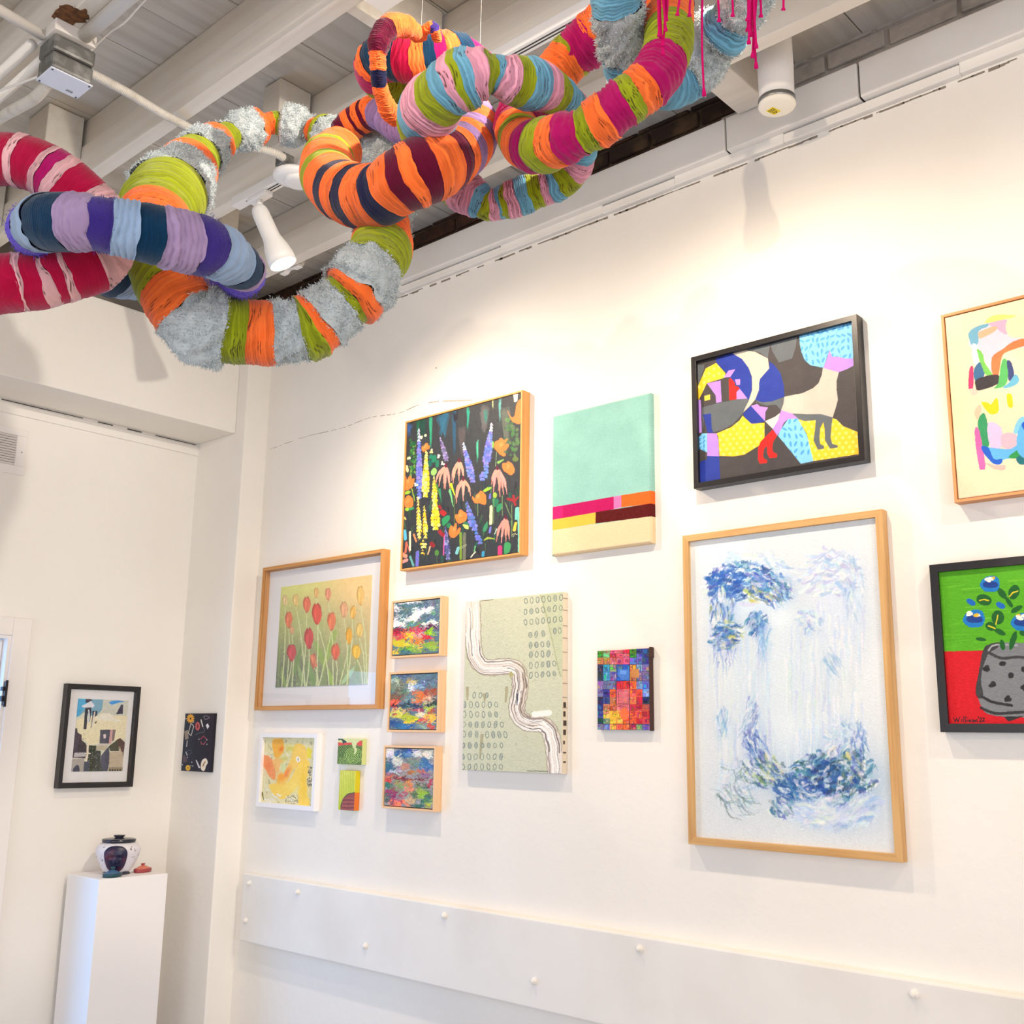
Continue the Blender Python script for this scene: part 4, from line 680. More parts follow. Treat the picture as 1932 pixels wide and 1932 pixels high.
def art_yel():
    a = Art('yel', 1.9, (228, 218, 170)); a.K(470, 1360, 8.05); r = random.Random(9)
    for i in range(260): a.E(r.choice([(232, 226, 200), (204, 192, 120), (196, 186, 130), (244, 238, 226), (216, 206, 140), (150, 140, 110)]), r.uniform(140, 990), r.uniform(250, 1290), r.uniform(8, 34), r.uniform(6, 20), r.uniform(0, 180), al=.5)
    for c, p in [((246, 176, 60), '365,290 450,270 520,300 525,430 480,540 400,560 370,460 350,380'), ((250, 206, 96), '710,360 800,350 860,430 880,540 860,700 760,660 640,800 560,960 440,960 430,850 560,720 640,560 660,440'), ((252, 212, 90), '760,640 900,600 900,760 860,900 880,1100 920,1270 760,1280 740,1100 760,980 640,1100 540,1180 400,1150 300,980 420,940 560,960 660,820'), ((246, 150, 90), '190,520 300,540 380,640 400,760 400,880 340,880 250,740 190,640'), ((248, 190, 110), '360,600 460,560 520,620 470,700 440,800 380,700'), ((236, 214, 60), '880,420 940,440 940,560 880,560')]: a.P(c, p, 4, al=.92)
    a.E((244, 130, 70), 570, 790, 50, 130, 25, al=.9, soft=1).E((250, 150, 40), 480, 860, 80, 90, al=.8, soft=1).E((240, 120, 60), 290, 680, 60, 120, al=.6, soft=1).E((252, 226, 120), 700, 1000, 200, 120, al=.6, soft=1).E((250, 196, 40), 830, 960, 80, 300, al=.6, soft=1).E((236, 110, 30), 490, 430, 40, 50, al=.8, soft=1).E((206, 196, 60), 620, 420, 90, 70, al=.7, soft=1).E((206, 200, 90), 520, 580, 80, 60, al=.6, soft=1)
    a.E((246, 240, 230), 740, 585, 30, 45).E((150, 150, 120), 740, 590, 8, 24).P((214, 220, 160), '480,640 560,680 520,800 490,760', 4)
    for i in range(60): t = r.uniform(0, 1); a.E(r.choice([(120, 112, 100), (90, 84, 80), (200, 190, 170)]), 920 + r.uniform(-36, 30), 700 + 300 * t, 8, 12, al=.8)
    for i in range(60): a.E(r.choice([(130, 124, 90), (240, 236, 226), (170, 160, 130)]), 640 + r.uniform(-90, 100), 1190 + r.uniform(-60, 60), 9, 9, al=.8)
    for i in range(16): x = r.uniform(230, 450); y = r.uniform(1100, 1230); a.L((240, 236, 226), 8, [(x, y), (x + r.uniform(-60, 60), y + r.uniform(-30, 50)), (x + r.uniform(0, 90), y + 20)], 4)
    a.L((120, 110, 40), 16, '165,1190 200,1090 225,1190')
    return a.warp(1.4, 6, 3).tex(7, 4, 4)
def art_grn():
    a = Art('grn', 3, (70, 100, 60)); a.K(470, 1360, 8.05)
    for cx, cy, n, c in [(1435, 420, 9, (150, 186, 122)), (1585, 525, 12, (176, 210, 100))]:
        for k in range(n, 0, -1):
            a.E(c if k < 7 else tuple(v * .75 for v in c), cx, cy, k * 24 - 4, k * 21 - 4); a.E((58, 88, 50), cx, cy, k * 24 - 15, k * 21 - 14)
    for k in range(9): a.L((150, 180, 96), 7, [(1365 + k * 22, 660), (1372 + k * 22, 600), (1380 + k * 16, 560)], 4)
    a.P((214, 222, 160), '1340,265 1712,265 1712,300 1650,330 1620,400 1640,440 1612,500 1590,500 1600,440 1575,400 1560,350 1550,330 1440,340 1340,330', 3)
    a.P((222, 84, 76), '1340,322 1420,335 1555,330 1560,362 1450,368 1340,380').P((222, 84, 76), '1640,340 1700,300 1712,380 1640,370', 3); a.P((60, 84, 72), '1340,270 1420,275 1485,325 1435,345 1430,420 1425,345 1400,290 1340,300', 3)
    return a.tex(8, 3, 3)
def art_yr():
    a = Art('yr', 3, (206, 214, 60)); a.K(470, 1360, 8.05); a.grad((216, 216, 110), (216, 216, 90), (150, 190, 30), (190, 200, 30))
    for x in range(1385, 1610, 26): a.L((176, 190, 40), 7, [(x, 760), (x - 8, 1340)], al=.8); a.L((226, 230, 100), 6, [(x + 10, 780), (x + 2, 1250)], al=.7)
    q = '1400,1400 1402,1290 1420,1230 1450,1170 1500,1120 1560,1105 1625,1120 1625,1400'; a.L((70, 80, 60), 24, q, 3); a.P((150, 76, 70), q, 3)
    for k in range(7): a.L((122, 58, 62) if k % 2 else (172, 92, 80), 14, [(1420, 1340 - k * 26), (1500, 1352 - k * 30), (1610, 1340 - k * 26)], 4)
    return a.tex(10, 3, 6)
def art_black():
    a = Art('black', 2.0, (214, 216, 196)); a.K(90, 1280, 8.78); r = random.Random(14)
    a.P((72, 170, 220), '500,335 640,340 730,350 640,480 560,600 480,640'); a.P((120, 170, 196), '720,345 920,350 900,520 780,640 600,560 500,640 560,560'); a.P((236, 226, 190), '470,700 600,640 860,620 1320,560 1290,1000 700,1100 450,900', al=.9); a.P((206, 208, 196), '930,350 1345,365 1310,620 900,600')
    a.P((52, 150, 226), '1010,400 1060,370 1180,365 1280,385 1180,400 1060,440'); a.P((46, 40, 60), '630,340 670,325 730,350 725,400 625,400'); a.P((226, 226, 236), '560,460 640,420 715,370 780,450 750,480 600,485'); a.P((44, 46, 60), '625,485 720,485 725,560 690,740 680,560 660,600 640,840 595,840 612,600'); a.P((44, 46, 60), '738,540 820,545 815,610 770,640 745,760 712,835 740,640')
    a.L((206, 210, 220), 26, '680,530 690,640 670,720'); a.L((226, 222, 210), 24, '780,560 760,660 740,780'); a.P((236, 232, 216), '780,650 850,610 920,570 1020,575 1090,640 1220,720 1000,700 840,690'); a.P((56, 56, 80), '1130,590 1180,500 1215,430 1250,440 1240,590'); a.P((60, 66, 60), '770,740 815,700 800,750')
    a.P((64, 52, 66), '455,820 490,830 500,900 560,930 565,1020 630,1080 650,1130 640,1320 415,1310 430,1100', 0); a.P((74, 74, 90), '870,848 1035,850 1010,1080 858,1075'); a.P((206, 156, 160), '1035,848 1075,850 1050,1080 1010,1080'); a.P((130, 112, 110), '1075,845 1125,850 1095,1030 1060,1040'); a.P((226, 206, 206), '915,930 960,920 965,980 930,1000'); a.P((206, 196, 190), '830,1082 1040,1082 980,1120 800,1110')
    a.P((190, 180, 156), '790,1115 990,1115 960,1190 800,1190'); a.P((78, 78, 96), '1010,1120 1030,1300 990,1540 860,1540 880,1280'); a.P((52, 56, 50), '680,1105 800,1110 800,1190 880,1200 870,1380 920,1540 680,1540 640,1400'); a.P((84, 60, 66), '1100,1040 1200,985 1280,1060 1245,1310 1190,1200 1150,1020'); a.P((72, 74, 68), '1010,1120 1160,1010 1180,1200 1030,1200')
    a.P((190, 176, 156), '1190,1115 1215,1200 1245,1230 1235,1465 1010,1460 1020,1250 1040,1210 1185,1210'); a.P((150, 140, 124), '1005,1465 1240,1465 1235,1540 1000,1540'); a.P((170, 164, 160), '395,1330 610,1320 600,1540 385,1545'); a.P((58, 60, 84), '420,1540 445,1460 500,1430 525,1470 520,1540', 3); a.P((70, 76, 100), '605,1380 690,1340 690,1540 590,1540'); a.P((190, 186, 190), '440,1230 620,1220 640,1290 430,1300'); a.L((236, 226, 206), 34, '665,1090 660,1240 640,1360'); a.L((236, 226, 206), 20, '620,1240 700,1240')
    for i in range(70): a.E(r.choice([(150, 166, 140), (216, 210, 196), (106, 112, 96), (180, 176, 160)]), r.uniform(680, 900), r.uniform(1120, 1530), 6, 6, al=.8)
    for i in range(5): a.E((40, 38, 40), 1030 + i * 42, 1520, 13, 22)
    for i in range(60): a.E(r.choice([(90, 80, 90), (120, 110, 120), (50, 44, 56)]), r.uniform(430, 640), r.uniform(900, 1310), r.uniform(5, 14), 6, al=.5)
    return a.warp(.5, 4).tex(12, 3, 3)
def art_small():
    a = Art('small', 2.2, (28, 34, 58)); a.K(300, 1320, 10.733); r = random.Random(15); a.grad((30, 44, 62), (34, 24, 40), (28, 26, 44), (30, 40, 66))
    for cx, cy, R, n, c in [(640, 385, 78, 12, (228, 166, 60)), (588, 1380, 50, 14, (232, 184, 60))]:
        for k in range(n): t = k / n * 6.283; a.E(c, cx + math.cos(t) * R * .6, cy + math.sin(t) * R * .75, R * .2, R * .48, math.degrees(t) + 90)
        a.E((70, 50, 40), cx, cy, R * .22, R * .3)
    a.L((226, 222, 216), 12, '650,480 705,540 650,730 595,680 650,480'); a.P((150, 138, 130), '515,640 590,612 600,790 530,815'); a.L((216, 212, 210), 14, '575,830 560,950'); a.E((196, 96, 100), 782, 540, 48, 88); a.E((130, 50, 60), 782, 540, 22, 48); a.L((232, 232, 226), 20, '850,410 885,545'); a.P((226, 226, 236), '945,520 985,480 1015,540 980,600')
    a.L((150, 130, 150), 12, '900,340 960,330 1020,370 930,400 910,350', 4); a.L((110, 120, 140), 8, '740,715 830,670 920,650 900,560', 4); a.L((160, 60, 80), 18, '840,800 900,740 960,800'); a.L((170, 80, 100), 16, '850,850 860,900 905,905 940,850'); a.L((90, 96, 120), 8, '550,1050 640,1020 660,1080 580,1110', 4); a.L((220, 220, 226), 14, '545,1060 575,1130'); a.P((84, 70, 86), '480,1120 540,1130 575,1250 490,1280'); a.L((206, 208, 220), 22, '755,1230 815,1370', w1=34)
    a.P((240, 232, 216), '870,1230 920,1190 960,1200 985,1275 950,1340 935,1400 905,1445 850,1410 845,1320', 3); a.L((206, 160, 100), 20, '930,1250 880,1350'); a.L((40, 30, 30), 10, '935,1270 895,1310 905,1340')
    for x, y in [(548, 390), (700, 455), (810, 800), (968, 815), (968, 905), (575, 1170), (665, 1265), (645, 1335), (685, 1342), (477, 1315)]: a.E((200, 206, 216), x, y, 9, 14)
    return a.tex(5, 4, 4)

# ---------------------------------------------------------------- the pictures on the walls
BACK = mat('canvas_raw_edge', (226, 214, 190), 0.8); BLK = mat('black_lacquer', (28, 26, 30), 0.35, spec=0.5); MATB = mat('white_mat_board', (232, 231, 233), 0.8); SHADOWGAP = mat('float_gap_black', (30, 24, 22), 0.9)
OAK = wood('honey_oak', (206, 150, 88), (186, 128, 68)); MAPLE = wood('pale_maple', (236, 196, 152), (226, 182, 136)); PINE = wood('golden_pine', (222, 164, 96), (206, 146, 80)); ASH = wood('light_ash', (214, 170, 112), (194, 146, 88)); WHF = [mat('white_frame_paint', (240, 238, 240), 0.5)] * 2; BKF = [BLK, BLK]
def picture(name, label, cat, wl, u0, u1, z0, z1):
    return thing(name, label, cat, wl.at((u0 + u1) / 2, z0, 0))
def floater(key, label, wl, u0, u1, z0, z1, D, fr, fw, gap, art, rel, group=None, cw=.003, nm='framed_painting'):
    t = picture(nm, label, 'painting', wl, u0, u1, z0, z1)
    if group: t['group'] = group
    frame(t, wl, u0, u1, z0, z1, [(0, 0), (0, D), (fw, D), (fw, .006), (fw + .01, .006), (fw + .01, 0)], fr)
    slab(t, wl, 'backing', u0 + fw - .001, u1 - fw + .001, z0 + fw - .001, z1 - fw + .001, .002, .006, SHADOWGAP)
    i = fw + gap; c = canvas_panel('canvas', art, wl, u0 + i, u1 - i, z0 + i, z1 - i, D - cw, t, D - cw - .006, relief=rel, round_=.0012); return t
Y_ = lambda y: -y   # distance along the right wall
t = floater('flo', 'golden wood framed painting of blue lupines, orange poppies and pink coneflowers on black', WR, -2.918, -2.327, 2.1995, 2.77, .040, PINE, .0065, .0015, art_floral(), .0008)
t = floater('L1', 'small landscape in pale wood frame, white clouds over red field, topmost of the three', WR, -2.963, -2.700, 1.8825, 2.092, .035, MAPLE, .0075, .0025, art_L1(), .002, 'small landscapes in pale wood frames')
t = floater('L2', 'small landscape in pale wood frame with orange sky patch, middle of the three', WR, -2.964, -2.701, 1.620, 1.832, .035, MAPLE, .0075, .0025, art_L2(), .002, 'small landscapes in pale wood frames')
t = floater('L3', 'small landscape in pale wood frame with purple and green ground, lowest of three', WR, -2.977, -2.709, 1.3555, 1.573, .035, MAPLE, .0075, .0025, art_L3(), .002, 'small landscapes in pale wood frames')
t = floater('abs', 'cream abstract painting with pink and blue strokes in thin wood frame, at right edge', WR, -.9135, -.43, 2.18, 2.667, .035, [mat('orange_cherry_rail', (222, 158, 104), .5, grain=(1, (206, 138, 84), 1.4)), mat('orange_cherry_stile', (222, 158, 104), .5, grain=(2, (206, 138, 84), 1.4))], .007, .002, art_abs(), .0008)
def deep(key, label, wl, u0, u1, z0, z1, D, fr, fw, rec, art, rel=0.0008, gl=False, nm='framed_painting', inner=None, dark=None):
    t = picture(nm, label, 'painting', wl, u0, u1, z0, z1)
    frame(t, wl, u0, u1, z0, z1, [(0, 0), (0, D), (fw, D), (fw, rec - .002), (fw + .004, rec - .002), (fw + .004, 0)], fr)
    if inner:
        slab(t, wl, 'mat_board', u0 + fw - .001, u1 - fw + .001, z0 + fw - .001, z1 - fw + .001, .004, rec - .0025, MATB)
        a, b, c, d = inner; canvas_panel('print', art, wl, a, b, c, d, rec, t, .003)
    else: canvas_panel('canvas', art, wl, u0 + fw, u1 - fw, z0 + fw, z1 - fw, rec, t, rec - .003, relief=rel)
    if gl: slab(t, wl, 'glass', u0 + fw, u1 - fw, z0 + fw, z1 - fw, D - .006, D - .004, glass_mat('picture_glass'))
    return t
deep('cat', 'black framed painting of a grey cat, blue moon and red legs in flat colours', WR, -1.654, -1.1325, 2.3235, 2.7285, .037, BKF, .016, .025, art_cat(), .0004)
deep('big', 'tall blue and white waterfall-like abstract in light oak frame, largest picture on the wall', WR, -1.702, -1.0985, 1.324, 2.1905, .029, ASH, .019, .017, art_big(), .0012, gl=False)
deep('pot', 'black framed painting of a grey flower pot on red and green, at right edge', WR, -.9875, -.64, 1.631, 2.0345, .030, BKF, .020, .022, art_pot(), .0015)
deep('tulip', 'glazed tulip print with wide white mat in honey wood frame', WR, -3.787, -3.020, 1.7025, 2.2945, .036, OAK, .014, .012, art_tulip(), 0, True, 'framed_print', (-3.6818, -3.1083, 1.7943, 2.2062))
deep('yel', 'yellow and orange abstract figure painting in white frame', WR, -3.749, -3.374, 1.3225, 1.6125, .026, WHF, .018, .013, art_yel(), 0.0006)
t = deep('black', 'black framed collage print of buildings and clouds with white mat above the pedestal', WB, 2.0165, 2.3335, 1.388, 1.794, .035, BKF, .017, .020, art_black(), 0, True, 'framed_print', (2.0733, 2.2899, 1.4513, 1.7362))
def bare(key, label, wl, u0, u1, z0, z1, D, art, rel=0, side=None, rnd=.001, m=None, nm='canvas_painting'):
    t = picture(nm, label, 'painting', wl, u0, u1, z0, z1); canvas_panel('canvas', art, wl, u0, u1, z0, z1, D, t, D - .002, relief=rel, side=side, round_=rnd, m=m); return t
bare('teal', 'woven textile panel in mint green with pink, orange, maroon and sand blocks below', WR, -2.208, -1.815, 2.1835, 2.6565, .022, art_teal(), 0, None, .006, pigment(.9, .1, 300), 'textile_artwork')
t = bare('sage', 'sage green canvas with white winding river line and rows of small loops', WR, -2.589, -2.157, 1.498, 2.0625, .026, art_sage(), .002, (226, 212, 190))
r = random.Random(5); g = MB()
for k in range(7): z = 1.70 - k * .028; MB().box(2.63, 2.63 + r.uniform(.006, .014), 2.1552, 2.1572, z, z + r.choice([.004, .010, .016])).build('ink_mark', mat('ink_marks', (70, 60, 54), .8), t)
for k in range(9): z = 2.05 - k * .045 + r.uniform(-.01, .01); MB().box(2.625, 2.648, 2.1556, 2.1572, z, z + .0014).build('ink_mark', mat('faint_ink', (150, 136, 122), .8), t)
t = bare('mos', 'small canvas of overlapping blue, red and yellow rectangles with dark edge strip', WR, -2.025, -1.8335, 1.6325, 1.8695, .018, art_mosaic(), .001, (60, 34, 30))
g = MB(); wbox(g, WR, -1.8335, -1.829, 1.630, 1.871, .001, .019); wbox(g, WR, -1.832, -1.826, 1.842, 1.873, .001, .019); g.build('edge_strip', mat('dark_brown_tape', (64, 38, 34), .6), t, bevel=.0015)
t = bare('grn', 'tiny green canvas of ripples under red hills, above the yellow one', WR, -3.252, -3.112, 1.501, 1.594, .022, art_grn(), 0, (206, 214, 140)); t['group'] = 'pair of tiny canvases'
t = bare('yr', 'tiny upright yellow-green canvas with maroon dome, below the green rippled one', WR, -3.231, -3.140, 1.337, 1.4785, .024, art_yr(), 0, (214, 196, 30)); t['group'] = 'pair of tiny canvases'
slab(t, WR, 'orange_edge', -3.1402, -3.1390, 1.338, 1.401, .002, .0238, mat('orange_edge_paint', (226, 116, 40), .6))
bare('small', 'small unframed dark navy panel with scattered flowers and cards on the pilaster side', WP, -4.155, -3.93, 1.4515, 1.689, .012, art_small(), 0, (30, 26, 36), .0008, nm='painted_panel')


# ---------------------------------------------------------------- yarn-wrapped tubes hung under the joists
TUBES = {
 'T1': (1, [(0.511,1.705,2.384,0.043,'K',-0.0075),(0.520,1.682,2.437,0.041,'R',0.0004),(0.552,1.651,2.464,0.040,'R',0.0080),(0.592,1.607,2.472,0.040,'K',0.0157),(0.600,1.598,2.471,0.041,'R',0.0168),(0.622,1.575,2.463,0.041,'K',0.0183),(0.631,1.567,2.458,0.042,'M',0.0186),(0.639,1.560,2.452,0.042,'K',0.0183),(0.651,1.549,2.442,0.043,'R',0.0171),(0.679,1.531,2.416,0.043,'K',0.0120),(0.707,1.520,2.388,0.043,'K',0.0070),(0.724,1.519,2.360,0.042,'K',0.0070),(0.718,1.529,2.323,0.044,'R',0.0100),(0.684,1.542,2.298,0.043,'K',0.0073),(0.674,1.547,2.291,0.043,'R',0.0053),(0.657,1.556,2.282,0.043,'K',0.0018),(0.648,1.562,2.276,0.044,'R',-0.0003),(0.622,1.579,2.269,0.045,'K',-0.0079),(0.609,1.590,2.266,0.045,'R',-0.0133),(0.571,1.643,2.268,0.045,'R',-0.0306),(0.532,1.696,2.309,0.044,'R',-0.0255)]),
 'T2': (1, [(0.598,1.496,2.319,0.036,'L',0.0314),(0.588,1.443,2.306,0.039,'T',0.0344),(0.585,1.400,2.294,0.040,'V',0.0353),(0.612,1.339,2.283,0.037,'I',0.0062),(0.633,1.327,2.282,0.039,'L',0.0006),(0.668,1.313,2.283,0.041,'T',-0.0050),(0.702,1.304,2.284,0.043,'V',-0.0099),(0.767,1.297,2.291,0.040,'I',-0.0250),(0.801,1.310,2.293,0.037,'L',-0.0316),(0.849,1.343,2.304,0.032,'T',-0.0279),(0.878,1.371,2.313,0.028,'V',-0.0242),(0.898,1.395,2.318,0.025,'P',-0.0217),(0.914,1.436,2.328,0.024,'P',-0.0214),(0.953,1.565,2.385,0.029,'V',-0.0254),(0.976,1.685,2.439,0.035,'L',-0.0311),(0.954,1.781,2.456,0.042,'L',-0.0058),(0.890,1.787,2.436,0.045,'T',0.0348),(0.864,1.777,2.430,0.046,'V',0.0395),(0.818,1.755,2.416,0.043,'I',0.0375),(0.743,1.705,2.388,0.039,'I',0.0341),(0.670,1.618,2.355,0.033,'P',0.0290),(0.625,1.546,2.331,0.030,'P',0.0268)]),
 'T3': (1, [(1.478,1.690,2.849,0.048,'g',-0.0425),(1.509,1.802,2.966,0.058,'g',-0.0513),(1.513,1.901,3.026,0.037,'n',-0.0322),(1.512,1.940,3.050,0.034,'o',-0.0302),(1.509,1.969,3.069,0.053,'g',-0.0464),(1.493,2.035,3.110,0.031,'n',-0.0209),(1.484,2.056,3.120,0.028,'o',-0.0152),(1.473,2.074,3.129,0.053,'g',-0.0210),(1.433,2.115,3.135,0.029,'n',0.0013),(1.416,2.123,3.134,0.027,'o',0.0054),(1.382,2.136,3.115,0.054,'g',0.0268),(1.311,2.134,3.060,0.034,'n',0.0294),(1.280,2.124,3.030,0.035,'o',0.0308),(1.247,2.108,2.997,0.056,'g',0.0494),(1.185,2.063,2.923,0.054,'n',0.0477),(1.151,2.032,2.878,0.055,'o',0.0488),(1.117,1.995,2.831,0.075,'g',0.0662),(1.037,1.903,2.718,0.076,'n',0.0671),(0.946,1.788,2.585,0.067,'o',0.0593),(0.902,1.722,2.511,0.059,'o',0.0516),(0.874,1.654,2.439,0.052,'n',0.0462),(0.861,1.597,2.372,0.054,'o',0.0465),(0.869,1.563,2.323,0.065,'g',0.0378),(0.897,1.539,2.279,0.070,'g',0.0140),(0.938,1.511,2.271,0.056,'n',0.0017),(0.968,1.491,2.271,0.055,'o',0.0002),(1.006,1.465,2.273,0.056,'g',-0.0002),(1.042,1.435,2.284,0.058,'n',-0.0025),(1.056,1.422,2.295,0.053,'o',-0.0046),(1.067,1.411,2.308,0.057,'g',-0.0077),(1.098,1.385,2.346,0.059,'n',-0.0172),(1.107,1.379,2.360,0.058,'o',-0.0222),(1.122,1.375,2.391,0.062,'g',-0.0414),(1.163,1.388,2.448,0.056,'n',-0.0495),(1.201,1.424,2.503,0.052,'o',-0.0460),(1.278,1.515,2.608,0.052,'g',-0.0455),(1.377,1.602,2.718,0.054,'g',-0.0477)]),
 'T4': (0, [(1.315,1.718,2.853,0.051,'o',0.0196),(1.269,1.684,2.803,0.054,'n',0.0208),(1.252,1.671,2.783,0.055,'o',0.0210),(1.216,1.622,2.721,0.056,'n',0.0216),(1.203,1.597,2.694,0.056,'o',0.0217),(1.177,1.531,2.638,0.057,'N',0.0221),(1.164,1.494,2.614,0.057,'o',0.0221),(1.148,1.443,2.581,0.057,'N',0.0219),(1.138,1.407,2.562,0.056,'o',0.0215),(1.125,1.354,2.540,0.054,'N',0.0205),(1.120,1.321,2.534,0.052,'o',0.0188),(1.115,1.289,2.536,0.054,'B',0.0134),(1.119,1.267,2.540,0.057,'o',0.0059),(1.129,1.250,2.549,0.058,'B',-0.0037),(1.150,1.237,2.565,0.057,'o',-0.0146),(1.179,1.234,2.590,0.053,'B',-0.0195),(1.198,1.235,2.607,0.050,'o',-0.0190),(1.215,1.237,2.623,0.048,'v',-0.0185),(1.233,1.241,2.643,0.048,'o',-0.0183),(1.250,1.247,2.666,0.047,'v',-0.0182),(1.264,1.255,2.691,0.046,'o',-0.0176),(1.275,1.270,2.720,0.045,'v',-0.0174),(1.285,1.290,2.748,0.045,'o',-0.0173),(1.302,1.339,2.791,0.044,'v',-0.0170),(1.336,1.431,2.846,0.041,'v',-0.0157),(1.411,1.585,2.902,0.035,'v',-0.0133),(1.427,1.653,2.937,0.034,'v',-0.0133),(1.433,1.705,2.985,0.035,'v',-0.0134),(1.428,1.742,3.014,0.035,'o',-0.0117),(1.427,1.763,3.014,0.036,'B',-0.0095),(1.425,1.776,3.013,0.036,'o',-0.0078),(1.423,1.792,3.010,0.036,'B',-0.0058),(1.420,1.804,3.006,0.035,'o',-0.0043),(1.414,1.821,2.999,0.031,'B',-0.0027),(1.410,1.835,2.991,0.027,'B',-0.0018)]),
 'T5': (1, [(1.185,1.297,2.669,0.046,'n',0.0404),(1.154,1.264,2.656,0.050,'l',0.0443),(1.128,1.233,2.645,0.051,'k',0.0450),(1.102,1.197,2.636,0.050,'n',0.0438),(1.088,1.168,2.631,0.046,'l',0.0397),(1.082,1.148,2.629,0.044,'k',0.0342),(1.078,1.132,2.630,0.046,'n',0.0284),(1.079,1.110,2.634,0.049,'l',0.0157),(1.091,1.083,2.641,0.041,'k',0.0002),(1.105,1.067,2.645,0.029,'n',-0.0039),(1.118,1.059,2.646,0.032,'l',-0.0070),(1.133,1.053,2.644,0.039,'k',-0.0134),(1.167,1.044,2.649,0.042,'n',-0.0280),(1.191,1.042,2.657,0.039,'l',-0.0326),(1.218,1.044,2.665,0.035,'k',-0.0310),(1.250,1.051,2.675,0.032,'n',-0.0277),(1.282,1.060,2.686,0.029,'l',-0.0258),(1.342,1.082,2.703,0.028,'k',-0.0250),(1.396,1.111,2.712,0.029,'n',-0.0258),(1.451,1.149,2.711,0.030,'l',-0.0244),(1.478,1.181,2.696,0.032,'k',-0.0138),(1.482,1.206,2.682,0.034,'n',-0.0063),(1.476,1.230,2.669,0.035,'l',-0.0022),(1.469,1.246,2.663,0.033,'k',-0.0008),(1.460,1.260,2.659,0.034,'n',-0.0003),(1.448,1.279,2.652,0.037,'l',-0.0002),(1.436,1.300,2.644,0.036,'k',-0.0007),(1.423,1.319,2.638,0.032,'n',-0.0020),(1.419,1.326,2.637,0.031,'l',-0.0028),(1.414,1.335,2.634,0.030,'k',-0.0040),(1.406,1.348,2.634,0.030,'n',-0.0064),(1.397,1.360,2.642,0.037,'l',-0.0117),(1.387,1.378,2.655,0.042,'k',-0.0190),(1.373,1.409,2.684,0.039,'n',-0.0152),(1.347,1.422,2.710,0.037,'l',0.0156),(1.300,1.387,2.713,0.031,'k',0.0266),(1.226,1.335,2.686,0.039,'n',0.0347)]),
 'T6': (0, [(1.461,1.628,3.042,0.031,'n',0.0133),(1.411,1.643,3.022,0.034,'n',0.0215),(1.367,1.642,3.010,0.036,'M',0.0294),(1.335,1.634,3.006,0.038,'o',0.0331),(1.318,1.621,3.007,0.041,'T',0.0358),(1.308,1.603,3.009,0.045,'M',0.0383),(1.304,1.580,3.009,0.048,'T',0.0372),(1.307,1.555,3.005,0.050,'R',0.0309),(1.330,1.508,2.993,0.049,'o',0.0088),(1.346,1.488,2.994,0.048,'T',-0.0018),(1.373,1.467,3.004,0.048,'M',-0.0182),(1.400,1.459,3.015,0.046,'o',-0.0304),(1.423,1.458,3.023,0.043,'T',-0.0343),(1.452,1.462,3.031,0.040,'M',-0.0346),(1.500,1.475,3.041,0.035,'M',-0.0308)]),
 'T6b': (0, [(1.276,1.428,2.980,0.016,'o',0.0140),(1.229,1.407,2.961,0.022,'o',0.0192),(1.185,1.399,2.937,0.023,'B',0.0194),(1.163,1.404,2.907,0.021,'B',0.0132),(1.159,1.411,2.874,0.016,'o',0.0048),(1.170,1.421,2.843,0.015,'N',-0.0002),(1.187,1.434,2.822,0.015,'o',-0.0046),(1.217,1.451,2.807,0.018,'o',-0.0113),(1.242,1.463,2.803,0.016,'o',-0.0125),(1.262,1.469,2.804,0.009,'o',-0.0081)]),
 'T6c': (0, [(1.284,1.424,2.976,0.007,'o',0.0066),(1.273,1.405,2.977,0.009,'o',0.0040),(1.275,1.393,2.982,0.011,'I',-0.0001),(1.286,1.392,2.978,0.009,'o',-0.0038),(1.305,1.405,2.975,0.007,'o',-0.0066)]),
 'T7': (1, [(1.430,1.223,2.857,0.044,'o',-0.0349),(1.461,1.190,2.916,0.046,'n',-0.0046),(1.465,1.178,2.924,0.048,'M',-0.0015),(1.472,1.148,2.940,0.050,'o',0.0038),(1.474,1.128,2.950,0.048,'o',0.0077),(1.459,1.051,2.965,0.044,'n',0.0343),(1.406,0.954,2.929,0.042,'M',0.0368),(1.370,0.897,2.847,0.040,'o',0.0353),(1.323,0.866,2.762,0.039,'n',0.0339),(1.285,0.843,2.684,0.038,'M',0.0335),(1.256,0.848,2.620,0.039,'o',0.0250),(1.239,0.866,2.593,0.038,'n',0.0113),(1.229,0.883,2.579,0.038,'M',0.0051),(1.218,0.913,2.561,0.040,'o',0.0002),(1.210,0.941,2.547,0.035,'n',-0.0038),(1.202,0.973,2.541,0.041,'M',-0.0171),(1.206,1.021,2.548,0.044,'o',-0.0370),(1.214,1.048,2.558,0.041,'n',-0.0360),(1.223,1.076,2.573,0.040,'M',-0.0352),(1.235,1.105,2.597,0.039,'o',-0.0342),(1.249,1.127,2.625,0.039,'n',-0.0340),(1.261,1.145,2.648,0.038,'o',-0.0336),(1.275,1.159,2.671,0.038,'M',-0.0332),(1.317,1.189,2.728,0.040,'M',-0.0352),(1.378,1.215,2.795,0.041,'M',-0.0365)]),
